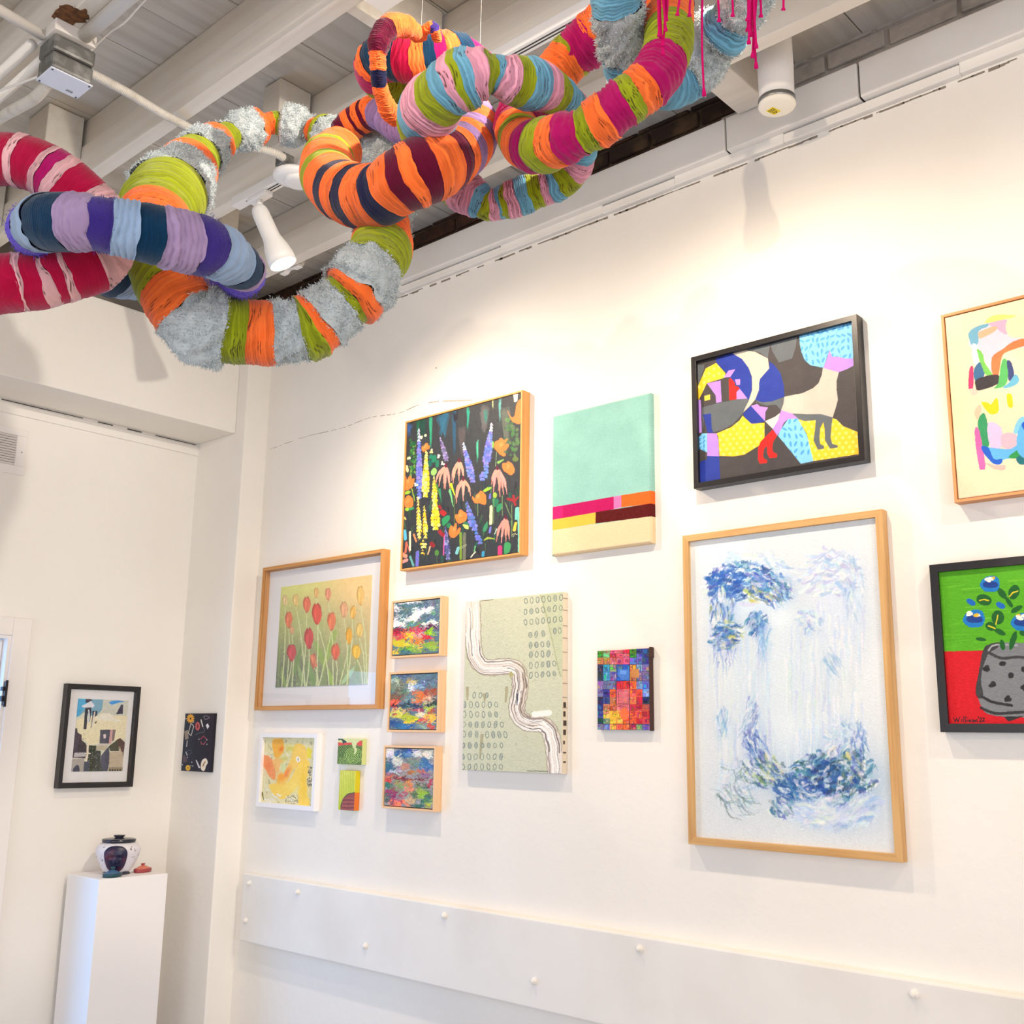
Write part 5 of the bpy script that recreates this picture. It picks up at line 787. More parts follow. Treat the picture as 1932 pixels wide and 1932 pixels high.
 'T8': (1, [(1.205,0.883,2.782,0.039,'l',-0.0064),(1.249,0.914,2.750,0.041,'g',-0.0222),(1.341,0.969,2.743,0.038,'l',-0.0338),(1.437,0.996,2.769,0.040,'l',-0.0354),(1.519,0.996,2.798,0.040,'l',-0.0315),(1.557,0.967,2.829,0.045,'g',-0.0086),(1.543,0.909,2.868,0.049,'l',0.0175),(1.533,0.877,2.876,0.047,'g',0.0220),(1.503,0.816,2.888,0.046,'g',0.0248),(1.450,0.757,2.904,0.044,'l',0.0341),(1.329,0.747,2.902,0.041,'g',0.0348),(1.205,0.806,2.846,0.039,'g',0.0148)]),
}

PAL = dict(K=(224, 172, 172), R=(174, 6, 58), M=(170, 8, 92), L=(146, 168, 196), T=(2, 48, 78), V=(166, 140, 176), I=(58, 42, 122), P=(96, 76, 206), g=(190, 198, 199), n=(142, 152, 22), o=(246, 112, 48), N=(14, 18, 58), B=(92, 0, 40), v=(146, 116, 164), l=(104, 160, 186), k=(216, 150, 170))
NAME = dict(K='pale pink yarn wrap', R='crimson yarn wrap', M='magenta yarn wrap', L='light blue chenille wrap', T='dark teal yarn wrap', V='lavender chenille wrap', I='indigo yarn wrap', P='glittery purple yarn wrap', g='fluffy grey yarn wrap', n='lime green yarn wrap', o='orange yarn wrap', N='navy yarn wrap', B='burgundy yarn wrap', v='mauve yarn wrap', l='sky blue yarn wrap', k='soft pink yarn wrap')
YM = mat('wool_yarn', (200, 200, 200), 0.9, vcol=True, spec=0.1, sheen=0.25, bump=(420, 0.5, 0.001)); FM = mat('fluffy_yarn', (200, 200, 200), 0.95, vcol=True, spec=0.05, sheen=0.3)
def mesh_np(name, V, F, C, parent, m, smooth=True, tri=False):
    me = bpy.data.meshes.new(name); V = V - np.array(parent.location); me.vertices.add(len(V)); me.vertices.foreach_set('co', V.ravel())
    me.loops.add(F.size); me.loops.foreach_set('vertex_index', F.ravel().astype(np.int32)); me.polygons.add(len(F)); me.polygons.foreach_set('loop_start', np.arange(0, F.size, F.shape[1], dtype=np.int32))
    me.update(calc_edges=True); C4 = np.ones((len(V), 4)); C4[:, :3] = C; at = me.color_attributes.new('Col', 'FLOAT_COLOR', 'POINT'); at.data.foreach_set('color', C4.ravel())
    if smooth: me.polygons.foreach_set('use_smooth', np.ones(len(F), bool))
    me.materials.append(m); o = bpy.data.objects.new(name, me); COL.objects.link(o); o.parent = parent; return o
class Tube:
    def __init__(s, closed, st, seed):
        P = np.array([q[:3] for q in st]); s.st = st; n = len(st); s.sub = 14; C = spline(P, s.sub, bool(closed))
        if closed: C = np.vstack([C, C[:1]])
        # gentle smoothing of the centre line
        d = np.linalg.norm(np.diff(C, axis=0), axis=1); s.S = np.r_[0, np.cumsum(d)]; s.len = s.S[-1]; s.C = C; s.closed = closed; s.seed = seed
        t = np.gradient(C, axis=0); t /= np.linalg.norm(t, axis=1)[:, None]; s.t = t
        u = np.zeros_like(C); a = np.cross(t[0], [0, 0, 1.0]); a /= np.linalg.norm(a); u[0] = a
        for i in range(1, len(C)): a = u[i - 1] - t[i] * (u[i - 1] @ t[i]); u[i] = a / np.linalg.norm(a)
        s.u = u; s.w = np.cross(t, u); m = n if closed else n - 1
        s.bs = [s.S[min(i * s.sub, len(s.S) - 1)] for i in range(m + 1)]; base = list(s.bs)
        for i in range(m + 1): s.bs[i] += st[i % n][5] if (closed or 0 < i < m) else 0
        for i in range(1, m + 1): s.bs[i] = max(s.bs[i], s.bs[i - 1] + .004)
        if not closed: s.bs[m] = s.len; s.bs[:m] = [min(v, s.len - .004 * (m - i)) for i, v in enumerate(s.bs[:m])]
        else: s.bs[m] = s.bs[0] + s.len; s.bs[1:m] = [min(v, s.bs[m] - .004 * (m - i)) for i, v in enumerate(s.bs[1:m], 1)]
        xs = []; rs = []
        for i in range(m):
            a, b = base[i], base[i + 1]; e = min(.006, (b - a) * .25); r = st[i][3] * (.86 if st[i][4] == 'g' else 1.0); xs += [a + e, b - e]; rs += [r, r]
        s.rx = np.array(xs); s.rr = np.array(rs); s.bands = [(s.bs[i], s.bs[i + 1], st[i][4]) for i in range(m)]
    def at(s, S):
        f = lambda A: np.stack([np.interp(S, s.S, A[:, k]) for k in range(3)], -1); return f(s.C), f(s.u), f(s.w)
    def merged(s):
        out = []
        for a, b, c in s.bands:
            if out and out[-1][2] == c: out[-1] = (out[-1][0], b, c)
            else: out.append((a, b, c))
        return out
def yarn_band(tb, a, b, code, parent, style, idx):
    rnd = random.Random(tb.seed * 100 + idx); rg = np.random.RandomState(tb.seed * 100 + idx); L = b - a; col = np.array(PAL[code], float)
    pitch, amp, lump = dict(thin=(.0038, .0021, .0012), fine=(.0026, .0006, .0014), chunk=(.0080, .0038, .003), mid=(.0055, .0015, .003), fluff=(.006, .001, .006))[style]
    ns = max(int(L / (pitch / 4 if style != 'fluff' else .0035)), 6); nt = 60
    S, TH = np.meshgrid(np.linspace(a, b, ns + 1), np.arange(nt) / nt * 2 * math.pi, indexing='ij'); cx, sx = np.cos(TH), np.sin(TH)
    d = (fbm(cx * 1.4 + S * 9 + 7, sx * 1.4 + 3 + S * 5, tb.seed, 3) - .5) * .009; Se = np.clip(S + d, 0 if not tb.closed else -9, tb.len if not tb.closed else 99); Sm = np.mod(S, tb.len) if tb.closed else S; WR_ = S
    if tb.closed: Se = np.mod(Se, tb.len)
    C, U, Wv = tb.at(Se); r = np.interp(np.mod(S, tb.len) if tb.closed else S, tb.rx, tb.rr)
    ph = S / pitch + 1.6 * fbm(cx * 1.2 + S * 30, sx * 1.2 + S * 22, tb.seed + 5, 3) * (2.2 if style in ('thin', 'mid') else 1.2)
    k = np.floor(ph); fr = np.abs(np.sin(math.pi * ph)) ** .7; rv = ((np.sin(k * 12.9898 + tb.seed) * 43758.5453) % 1.0)
    h = amp * (fr - .6) + amp * .9 * (rv - .5)
    gap = np.zeros_like(h)
    if style in ('thin',):
        g = fbm(cx * 1.5 + k * 3.17, sx * 1.5 + k * 1.71 + 11, tb.seed + 9, 2); gap = ((g > .70) & (fr < .62)).astype(float)
    h = h - gap * .0018 + lump * (fbm(cx * 1.5 + S * 26, sx * 1.5 + S * 18 + 5, tb.seed + 2, 3) - .5) * 2
    if style == 'fluff': h = h + .010 * (fbm(cx * 4 + S * 60, sx * 4 + S * 45 + 5, tb.seed + 3, 3) - .45) * 2
    if style == 'chunk': h = h + .0016 * (fbm(cx * 9 + S * 140, sx * 9 + S * 90, tb.seed + 6, 2) - .5)
    P = C + (U * cx[..., None] + Wv * sx[..., None]) * (r + h)[..., None]
    v = .90 + .20 * rv if style in ('thin', 'mid') else .97 + .06 * rv
    cc = np.clip(col * v[..., None] + (fbm(cx * 3 + S * 40, sx * 3 + S * 40, 3, 2) - .5)[..., None] * 16, 0, 255)
    if style in ('thin', 'mid'): cc = cc * (1 - gap[..., None]) + np.array((74, 44, 30)) * gap[..., None]
    i, j = np.meshgrid(np.arange(ns), np.arange(nt), indexing='ij'); jn = (j + 1) % nt; F = np.stack([i * nt + j, (i + 1) * nt + j, (i + 1) * nt + jn, i * nt + jn], -1).reshape(-1, 4)[:, ::-1]
    V = P.reshape(-1, 3); cc = lin(cc.reshape(-1, 3)); nm = 'fluffy_wrap' if style == 'fluff' else ('chenille_wrap' if style == 'chunk' else 'yarn_wrap')
    # flat-ish closing cap for free ends
    capF = []; capV = []; capC = []
    if not tb.closed:
        for e, sg in ((0, a < 1e-6), (ns, abs(b - tb.len) < 1e-6)):
            if sg:
                c0 = P[e].mean(0); tt = tb.t[0] * -1 if e == 0 else tb.t[-1]; base = len(V)
                rings = [c0 + (P[e] - c0) * q + tt * r[e, 0] * z for q, z in ((.92, .25), (.7, .5), (.35, .68), (.02, .75))]
                V = np.vstack([V] + rings); cc = np.vstack([cc] + [np.repeat(lin(col)[None], nt, 0)] * 4)
                st0 = [e * nt + np.arange(nt)] + [base + q * nt + np.arange(nt) for q in range(4)]
                for q in range(4):
                    A_, B_ = st0[q], st0[q + 1]; J = (np.arange(nt) + 1) % nt; f = np.stack([A_, B_, B_[J], A_[J]], -1); F = np.vstack([F, f if e else f[:, ::-1]])
    o = mesh_np(nm, V, F[:, ::-1], cc, parent, FM if style == 'fluff' else YM); o['label'] = NAME[code]
    if style == 'fluff' or code in 'PI':
        N = int(L * 2 * math.pi * r.mean() * (420000 if style == 'fluff' else 60000)); si = rg.randint(0, ns + 1, N); ti = rg.randint(0, nt, N); B = P[si, ti] + rg.normal(0, .0022, (N, 3)); nrm = (U * cx[..., None] + Wv * sx[..., None])[si, ti]
        ln = rg.uniform(.0025, .0062, N) if style == 'fluff' else rg.uniform(.003, .007, N); dr = nrm * .75 + rg.normal(0, .55, (N, 3)); dr /= np.linalg.norm(dr, axis=1)[:, None]; sd = np.cross(dr, rg.normal(0, 1, (N, 3))); sd /= np.linalg.norm(sd, axis=1)[:, None]
        wd = .0009 if style == 'fluff' else .0005; B = B - nrm * .001; V = np.stack([B - sd * wd, B + sd * wd, B + dr * ln[:, None]], 1).reshape(-1, 3); c = lin(np.clip(col[None] * rg.uniform(.9, 1.12, (N, 1)), 0, 255)); c = np.repeat(c, 3, 0)
        q = mesh_np('pile', V, np.arange(N * 3).reshape(-1, 3), c, parent, FM, False); q.parent = o; q['kind'] = 'stuff'; 
        if 'keep': q.data.transform(Matrix.Translation((0, 0, 0)))
    return o
STY = dict(T1=dict(K='thin', R='fine', M='fine'), T2=dict(L='chunk', T='fine', V='chunk', I='fine', P='fine'), T4=dict(N='fine', B='fine'), T6=dict(T='mid', R='mid', M='mid'), T7=dict(M='chunk'), T5={}, T3={}, T8={})
def sculpture(keys, label, name='yarn_sculpture'):
    st0 = TUBES[keys[0]][1]; top = max(st0, key=lambda q: q[2]); t = thing(name, label, 'textile sculpture', (top[0], top[1], top[2]), 'yarn-wrapped loops hanging from the ceiling'); idx = 0
    for kk in keys:
        c, st = TUBES[kk]; tb = Tube(c, st, sum(map(ord, kk)))
        for a, b, code in tb.merged():
            sty = 'fluff' if code == 'g' else STY.get(kk[:2], {}).get(code, 'thin'); yarn_band(tb, a, b, code, t, sty, idx); idx += 1
    q = sorted(st0, key=lambda q: -q[2])[:2]
    for p in (q[:2] if keys[0] == 'T6' else []):
        MB().tube([(p[0], p[1], p[2] + p[3] * .9), (p[0] + .004, p[1], 3.592)], .0004, 5).build('hanging_thread', mat('clear_thread', (226, 222, 214), .4), t)
    return t
sculpture(['T1'], 'crimson tube with pale pink stripes, bending at the left edge of the picture')
sculpture(['T2'], 'flattened ring of lavender, pale blue, indigo and dark teal bands')
sculpture(['T3'], 'large ring of fluffy grey, lime green and orange bands')
sculpture(['T4'], 'fat orange tube striped navy and burgundy, curling through the middle')
sculpture(['T5'], 'ring striped sky blue, soft pink and olive green only')
sculpture(['T6', 'T6b', 'T6c'], 'round crimson, orange and teal bundle with thin burgundy arm, nearest the ceiling')
sculpture(['T7'], 'ring of thick magenta, olive green and orange bands near the top edge')
sculpture(['T8'], 'fluffy grey ring with sky blue bands, cut by the top edge')
fr_ = thing('yarn_fringe', 'hot pink yarn strands dangling from the top edge in front of the grey ring', 'fringe', (1.1494, 0.6942, 2.6813))
HP = mat('hot_pink_yarn', (206, 18, 104), .9, spec=.1, bump=(500, .5, .001))
MB().tube([(1.1062, 0.7545, 2.6859), (1.1172, 0.7395, 2.685), (1.1281, 0.7244, 2.6839), (1.1388, 0.7093, 2.6827), (1.1494, 0.6942, 2.6813), (1.1598, 0.679, 2.6798), (1.17, 0.6639, 2.6782), (1.1801, 0.6487, 2.6764), (1.1901, 0.6335, 2.6745), (1.1999, 0.6183, 2.6725), (1.2095, 0.6032, 2.6703)], .012, 12).build('gathered_knot', HP, fr_, smooth=True)
for P0 in [[(1.1084, 0.7462, 2.6831), (1.12, 0.751, 2.6677), (1.1309, 0.7568, 2.652), (1.1409, 0.7636, 2.6362), (1.1508, 0.7705, 2.62), (1.1576, 0.7745, 2.6093), (1.1597, 0.7756, 2.6059), (1.1613, 0.7765, 2.6034)], [(1.1148, 0.7454, 2.6866), (1.1257, 0.7515, 2.671), (1.1358, 0.7587, 2.6552), (1.1458, 0.7659, 2.6391), (1.1563, 0.7723, 2.6225), (1.1636, 0.7758, 2.6116), (1.1658, 0.7768, 2.6082), (1.1676, 0.7776, 2.6056)], [(1.1206, 0.7455, 2.6902), (1.1328, 0.7545, 2.6711), (1.1449, 0.7637, 2.6516), (1.1576, 0.7719, 2.6315), (1.171, 0.7791, 2.6108), (1.1798, 0.7834, 2.5971), (1.1825, 0.7847, 2.5928), (1.1845, 0.7858, 2.5896)], [(1.1148, 0.7376, 2.6824), (1.1236, 0.7448, 2.6683), (1.133, 0.7511, 2.6538), (1.1432, 0.7563, 2.639), (1.1535, 0.7612, 2.6239), (1.16, 0.7647, 2.614), (1.1619, 0.7658, 2.6109), (1.1633, 0.7667, 2.6086)], [(1.1232, 0.7341, 2.6857), (1.1304, 0.7406, 2.6737), (1.1384, 0.7461, 2.6614), (1.1466, 0.7512, 2.6488), (1.1542, 0.7571, 2.6362), (1.1587, 0.7615, 2.6279), (1.16, 0.763, 2.6253), (1.161, 0.7641, 2.6234)], [(1.1242, 0.7405, 2.6898), (1.1358, 0.7481, 2.6725), (1.1475, 0.7554, 2.6548), (1.1586, 0.7634, 2.6367), (1.1688, 0.7724, 2.6184), (1.1752, 0.7786, 2.6062), (1.1771, 0.7805, 2.6025), (1.1786, 0.782, 2.5996)], [(1.131, 0.7154, 2.6805), (1.1384, 0.7202, 2.6695), (1.1452, 0.7258, 2.6584), (1.1512, 0.7324, 2.6472), (1.1569, 0.7395, 2.6359), (1.1607, 0.7439, 2.6285), (1.162, 0.7452, 2.6261), (1.1629, 0.7461, 2.6244)], [(1.1448, 0.7041, 2.6829), (1.152, 0.7096, 2.6717), (1.1583, 0.7162, 2.6605), (1.1642, 0.7232, 2.6491), (1.1706, 0.7297, 2.6375), (1.1752, 0.7332, 2.6298), (1.1766, 0.7343, 2.6274), (1.1777, 0.735, 2.6256)], [(1.1555, 0.6971, 2.6857), (1.1733, 0.7093, 2.6584), (1.1906, 0.7219, 2.6301), (1.2082, 0.7339, 2.6008), (1.2263, 0.7446, 2.5704), (1.2382, 0.751, 2.55), (1.2419, 0.753, 2.5437), (1.2446, 0.7544, 2.5389)], [(1.1608, 0.673, 2.6761), (1.168, 0.6798, 2.664), (1.1756, 0.6859, 2.6517), (1.1839, 0.6909, 2.639), (1.1926, 0.6953, 2.626), (1.1981, 0.6983, 2.6175), (1.1997, 0.6993, 2.6149), (1.2009, 0.7001, 2.6129)], [(1.1736, 0.6626, 2.6783), (1.1808, 0.6679, 2.6672), (1.1887, 0.672, 2.6557), (1.197, 0.6755, 2.644), (1.205, 0.6795, 2.6322), (1.2098, 0.6826, 2.6245), (1.2112, 0.6837, 2.6221), (1.2122, 0.6845, 2.6203)], [(1.1887, 0.6484, 2.68), (1.1988, 0.6535, 2.6657), (1.2093, 0.6579, 2.651), (1.2194, 0.6628, 2.6361), (1.2288, 0.6688, 2.6211), (1.2345, 0.6731, 2.6112), (1.2363, 0.6745, 2.6082), (1.2376, 0.6755, 2.6059)], [(1.182, 0.6416, 2.6722), (1.1942, 0.6469, 2.6554), (1.2061, 0.6527, 2.6382), (1.2171, 0.6596, 2.6208), (1.2276, 0.6671, 2.6031), (1.2345, 0.672, 2.5914), (1.2367, 0.6734, 2.5877), (1.2383, 0.6744, 2.585)], [(1.1897, 0.6384, 2.6753), (1.2005, 0.6438, 2.6599), (1.2105, 0.6503, 2.6444), (1.22, 0.6576, 2.6287), (1.2297, 0.6645, 2.6126), (1.2363, 0.6684, 2.6019), (1.2384, 0.6695, 2.5986), (1.24, 0.6703, 2.5961)], [(1.1951, 0.6387, 2.6788), (1.2098, 0.6473, 2.657), (1.224, 0.6565, 2.6347), (1.2382, 0.6655, 2.6118), (1.2531, 0.6732, 2.5881), (1.263, 0.6777, 2.5723), (1.2661, 0.679, 2.5674), (1.2684, 0.68, 2.5637)], [(1.1881, 0.6323, 2.671), (1.1991, 0.6406, 2.6536), (1.2103, 0.6485, 2.6358), (1.2221, 0.6554, 2.6175), (1.2344, 0.6614, 2.5986), (1.2424, 0.6652, 2.5861), (1.2448, 0.6665, 2.5822), (1.2465, 0.6675, 2.5793)], [(1.1955, 0.6295, 2.6741), (1.2025, 0.6351, 2.6629), (1.2103, 0.6395, 2.6514), (1.2185, 0.6431, 2.6396), (1.2267, 0.6468, 2.6276), (1.2316, 0.6498, 2.6198), (1.233, 0.6508, 2.6174), (1.2341, 0.6516, 2.6156)], [(1.2139, 0.6094, 2.6746), (1.2213, 0.6125, 2.6645), (1.2291, 0.6146, 2.6542), (1.2369, 0.617, 2.6437), (1.2439, 0.6204, 2.6332), (1.2482, 0.6231, 2.6265), (1.2495, 0.624, 2.6244), (1.2504, 0.6247, 2.6228)], [(1.183, 0.64, 2.672), (1.1916, 0.6442, 2.6599), (1.2001, 0.6486, 2.6476), (1.2079, 0.6539, 2.6353), (1.215, 0.6602, 2.6228), (1.2196, 0.6644, 2.6147), (1.221, 0.6657, 2.6121), (1.2221, 0.6666, 2.6102)], [(1.1934, 0.6326, 2.6745), (1.2066, 0.6405, 2.655), (1.219, 0.6494, 2.6351), (1.2307, 0.6592, 2.6149), (1.2422, 0.669, 2.5941), (1.25, 0.6749, 2.5803), (1.2525, 0.6766, 2.576), (1.2543, 0.6779, 2.5727)]]:
    MB().tube(P0, .0017, 7, rf=lambda i, n=len(P0): .0017 if i < n - 2 else .0032).build('strand', HP, fr_, smooth=True)

# ---------------------------------------------------------------- track lighting
WHM = mat('white_enamel', (236, 234, 232), 0.4, spec=0.5); SLOT = mat('track_slot', (60, 56, 54), .7)
def track(x0, x1, y0, y1, z0, label, skip=()):
    t = thing('lighting_track', label, 'track', ((x0 + x1) / 2, (y0 + y1) / 2, 3.37)); MB().box(x0, x1, y0, y1, z0, 3.3695).build('rail', WHM, t, bevel=.002)
    w = x1 - x0; g = MB(); a = y0
    for b in list(skip) + [y1 - .02]:
        g.box(x0 + w * .30, x0 + w * .42, a, b - .05, z0 - .0006, z0 + .001).box(x0 + w * .58, x0 + w * .70, a, b - .05, z0 - .0006, z0 + .001); a = b + .05
    g.build('slot', SLOT, t); return t
track(1.806, 1.842, -1.8, 2.93, 3.336, 'long white lighting track under the joist holding the lit spotlight', (2.59, 2.79))
track(1.43, 1.49, -1.8, 1.80, 3.333, 'short white track end at the top edge beside the orange bundle')
def spot(loc, aim, power, label, ang=150, warm=(1.0, 0.82, 0.62)):
    t = thing('spotlight', label, 'spotlight', loc, 'white track spotlights'); L = Vector(loc); A_ = Vector(aim); J = L + Vector((0, 0, -.052)); d = (A_ - J).normalized()
    MB().box(L.x - .017, L.x + .017, L.y - .05, L.y + .05, L.z - .018, L.z).build('adapter', WHM, t, bevel=.004)
    MB().lathe([(.011, 0), (.011, .05)], J + Vector((0, 0, -.01)), (0, 0, 1), 16).build('stem', WHM, t, smooth=True)
    pr = [(.008, -.016), (.020, -.010), (.026, .004), (.028, .02), (.029, .10), (.031, .115), (.040, .145), (.045, .175), (.046, .205), (.043, .205), (.040, .19), (.030, .17)]
    MB().lathe(pr, J, d, 36, cap=False).build('shade', WHM, t, smooth=True)
    MB().lathe([(.0, .201), (.030, .2015), (.042, .200)], J, d, 32, cap=False).build('bulb_face', mat('lit_bulb', (255, 244, 220), .5, emit=((255, 236, 200), 18)), t)
    ld = bpy.data.lights.new('spot_beam', 'SPOT'); ld.energy = power; ld.color = warm; ld.spot_size = math.radians(ang); ld.spot_blend = 1.0; ld.shadow_soft_size = .02
    lo = bpy.data.objects.new('spot_beam', ld); COL.objects.link(lo); p = J + d * .215; lo.location = p; lo.rotation_euler = d.to_track_quat('-Z', 'Y').to_euler(); return t
spot((1.824, 2.79, 3.336), (1.965, 2.67, 2.9), 60, 'white track spotlight with lit bulb hanging below the ceiling joist', 157)
spot((1.824, 1.38, 3.336), (2.02, 1.36, 2.9), 40, 'white track spotlight mostly hidden behind the yarn rings at the top edge', 157)
for y in (-.03, -1.45): spot((1.824, y, 3.336), (2.02, y, 2.9), 40, 'white track spotlight nearer the viewer, outside the picture', 157)
spot((-.6, 1.2, 3.333), (2.6, 1.3, 3.15), 70, 'white track spotlight on the far left side of the room, aimed at the picture wall', 80)
spot((1.46, .3, 3.333), (1.5, 4.2, 1.9), 130, 'white track spotlight nearer the viewer, aimed at the back wall', 75, (1.0, .9, .78))

# ---------------------------------------------------------------- ceiling fittings
cn = thing('ceiling_canopy', 'round white canopy with smaller disc fixed under the lighting track', 'light fitting', (1.81, 2.592, 3.336))
MB().lathe([(.020, 0), (.058, -.001), (.063, -.008), (.060, -.020), (.044, -.026)], (1.81, 2.592, 3.336), (0, 0, 1), 40).build('plate', WHM, cn, smooth=True)
MB().lathe([(.042, -.022), (.044, -.030), (.041, -.037), (.030, -.039)], (1.822, 2.578, 3.336), (0, 0, 1), 40).build('cover_disc', WHM, cn, smooth=True)
GR = mat('galvanised_steel', (112, 112, 108), .5, metal=.5, noise=(30, (150, 150, 146), .5, .7)); g = MB(); g.box(1.745, 1.79, 2.56, 2.60, 3.333, 3.372); g.tube([(1.745, 2.556, 3.348), (1.765, 2.565, 3.352)], .014, 12); g.build('connector', GR, cn, bevel=.004)
def flex(pts_, r, label, m, step=.0065):
    P = spline(np.array(pts_), 12); d = np.r_[0, np.cumsum(np.linalg.norm(np.diff(P, axis=0), axis=1))]; n = int(d[-1] / (step / 4)); S = np.linspace(0, d[-1], n); Q = [tuple(np.interp(s, d, P[:, k]) for k in range(3)) for s in S]
    o = MB().tube(Q, r, 14, rf=lambda i: r * (.80 + .22 * abs(math.sin(math.pi * S[i] / step)))).build('flexible_conduit', m, None, smooth=True); c = Q[0]; o.data.transform(Matrix.Translation(-Vector(c))); o.location = c
    return tag(o, label, 'conduit')
CW = mat('ivory_conduit', (206, 200, 190), .5, noise=(20, (180, 172, 160), .5, .8), spec=.5)
flex([(1.095, 2.52, 3.295), (1.22, 2.56, 3.318), (1.36, 2.605, 3.335), (1.47, 2.636, 3.352), (1.56, 2.64, 3.354), (1.64, 2.59, 3.35), (1.70, 2.553, 3.345), (1.748, 2.557, 3.348)], .0125, 'ribbed white flexible conduit from the grey box to the round canopy', CW)
flex([(1.03, 2.57, 3.255), (1.032, 2.66, 3.247), (1.034, 2.76, 3.262), (1.045, 2.92, 3.30), (1.05, 3.15, 3.325), (1.04, 3.6, 3.33)], .0155, 'ribbed grey-white flexible conduit sagging from the box towards the left edge', CW)
jb = thing('junction_box', 'grey two-tier metal electrical box with blank pale cover under the pipes', 'electrical box', (1.048, 2.53, 3.24))
MB().box(.994, 1.103, 2.487, 2.572, 3.243, 3.291).build('lower_box', GR, jb, bevel=.008); MB().box(.992, 1.104, 2.485, 2.573, 3.2935, 3.338).build('upper_box', GR, jb, bevel=.008)
MB().box(1.0, 1.096, 2.492, 2.567, 3.289, 3.296).build('seam', M_DARK, jb); MB().box(.993, 1.104, 2.486, 2.573, 3.238, 3.2425).build('cover_plate', mat('pale_cover', (214, 216, 226), .45), jb, bevel=.003)
g = MB()
for i in range(6): g.box(1.064 + i * .003, 1.066 + i * .003, 2.548, 2.556, 3.2374, 3.2385)
g.build('printed_mark', mat('grey_print', (130, 130, 134), .6), jb)
g = MB()

for k in range(4): jb_s = MB().lathe([(.003, 0), (.003, .0015)], [(1.0, 2.493), (1.097, 2.566), (1.097, 2.493), (1.0, 2.566)][k] + (3.2368,), (0, 0, 1), 8).build('screw', mat('screw_steel', (90, 90, 92), .4, metal=.8), jb)
PW = mat('painted_pipe', (226, 220, 212), .5, noise=(10, (206, 198, 186), .55, .8), spec=.45)
MB().box(.985, 1.095, 2.47, 2.575, 3.338, 3.3695).build('mounting_block', PW, jb, bevel=.003)
def pipe(label, P, r, m=PW, nm='pipe', cat='pipe'):
    o = MB().tube(spline(np.array(P), 8) if len(P) > 2 else P, r, 16).build(nm, m, None, smooth=True); o.data.transform(Matrix.Translation(-Vector(P[0]))); o.location = P[0]; return tag(o, label, cat)
pipe('thick white pipe running from the grey box towards the top edge', [(1.058, 2.462, 3.350), (1.058, -2.4, 3.350)], .0185)
pipe('white pipe crossing the top-left corner, left of the box', [(.984, 2.535, 3.345), (.25, 2.43, 3.345)], .0135)
pipe('upper white pipe leaving the box down towards the left edge', [(.975, 2.575, 3.335), (.975, 4.05, 3.335)], .014); pipe('lower white pipe leaving the box down towards the left edge', [(1.008, 2.58, 3.31), (1.008, 4.05, 3.31)], .013)
pipe('thin white cable looping from the box along the thick pipe', [(1.09, 2.50, 3.335), (1.092, 2.46, 3.345), (1.094, 2.40, 3.352), (1.098, 2.33, 3.350), (1.092, 2.22, 3.356), (1.085, 2.0, 3.352), (1.09, 1.5, 3.356)], .0032, nm='cable', cat='cable')
pipe('thin white cable hanging beside the ribbed conduit at the left edge', [(.998, 2.575, 3.252), (.985, 2.66, 3.262), (.975, 2.80, 3.285), (.985, 3.0, 3.285), (.985, 3.3, 3.285)], .003, nm='cable', cat='cable')
r = random.Random(3); g = MB()
for cx, cy, R1 in ((1.004, 2.455, .030), (1.022, 2.425, .022), (.992, 2.43, .018)):
    g.prism([(cx + R1 * (.7 + .5 * r.random()) * math.cos(k * .33), cy + R1 * 1.5 * (.7 + .5 * r.random()) * math.sin(k * .33)) for k in range(19)], 2, 3.3686 - .0003 * R1 * 10, 3.371)
struct(g.build('trim_30', mat('exposed_brown_timber', (120, 80, 46), .9, noise=(60, (72, 46, 28), .35, .7))))
# capped duct
dc = thing('capped_duct', 'white wrapped vertical duct with round cap and yellow sticker beside the wall', 'duct', (2.43, 1.245, 3.31)); DO = (2.43, 1.245, 3.3)
MB().lathe([(.046, .022), (.0475, .05), (.0485, .12), (.047, .2), (.0475, .2915)], DO, (0, 0, 1), 40).build('pipe', mat('white_duct_wrap', (238, 234, 230), .6, bump=(18, .6, .004)), dc, smooth=True)
MB().lathe([(.050, .012), (.0505, .017), (.0505, .026), (.047, .028)], DO, (0, 0, 1), 40).build('rim', mat('steel_rim', (150, 152, 152), .35, metal=.8), dc, smooth=True)
MB().lathe([(.001, 0), (.040, 0), (.048, .002), (.051, .007), (.050, .013)], DO, (0, 0, 1), 40).build('cap', mat('cream_cap', (246, 240, 226), .45), dc, smooth=True)
Rz = Matrix.Rotation(math.radians(-14), 3, 'Z'); c0 = (2.437, 1.262, 3.3)
MB().box(2.420, 2.452, 1.247, 1.270, 3.2988, 3.3, Rz, c0).build('sticker', mat('yellow_sticker', (236, 212, 30), .5), dc); g = MB()
for k in range(4): g.box(2.422, 2.436, 1.250 + k * .0048, 1.2518 + k * .0048, 3.2984, 3.2989, Rz, c0)
g.add([tuple(Rz @ (Vector(p) - Vector(c0)) + Vector(c0)) for p in ((2.440, 1.250, 3.2984), (2.450, 1.258, 3.2984), (2.440, 1.267, 3.2984), (2.442, 1.2535, 3.2983), (2.4468, 1.258, 3.2983), (2.442, 1.2635, 3.2983))], [(0, 1, 4, 3), (1, 2, 5, 4), (2, 0, 3, 5)])
g.build('sticker_print', mat('sticker_black', (60, 54, 20), .6), dc)
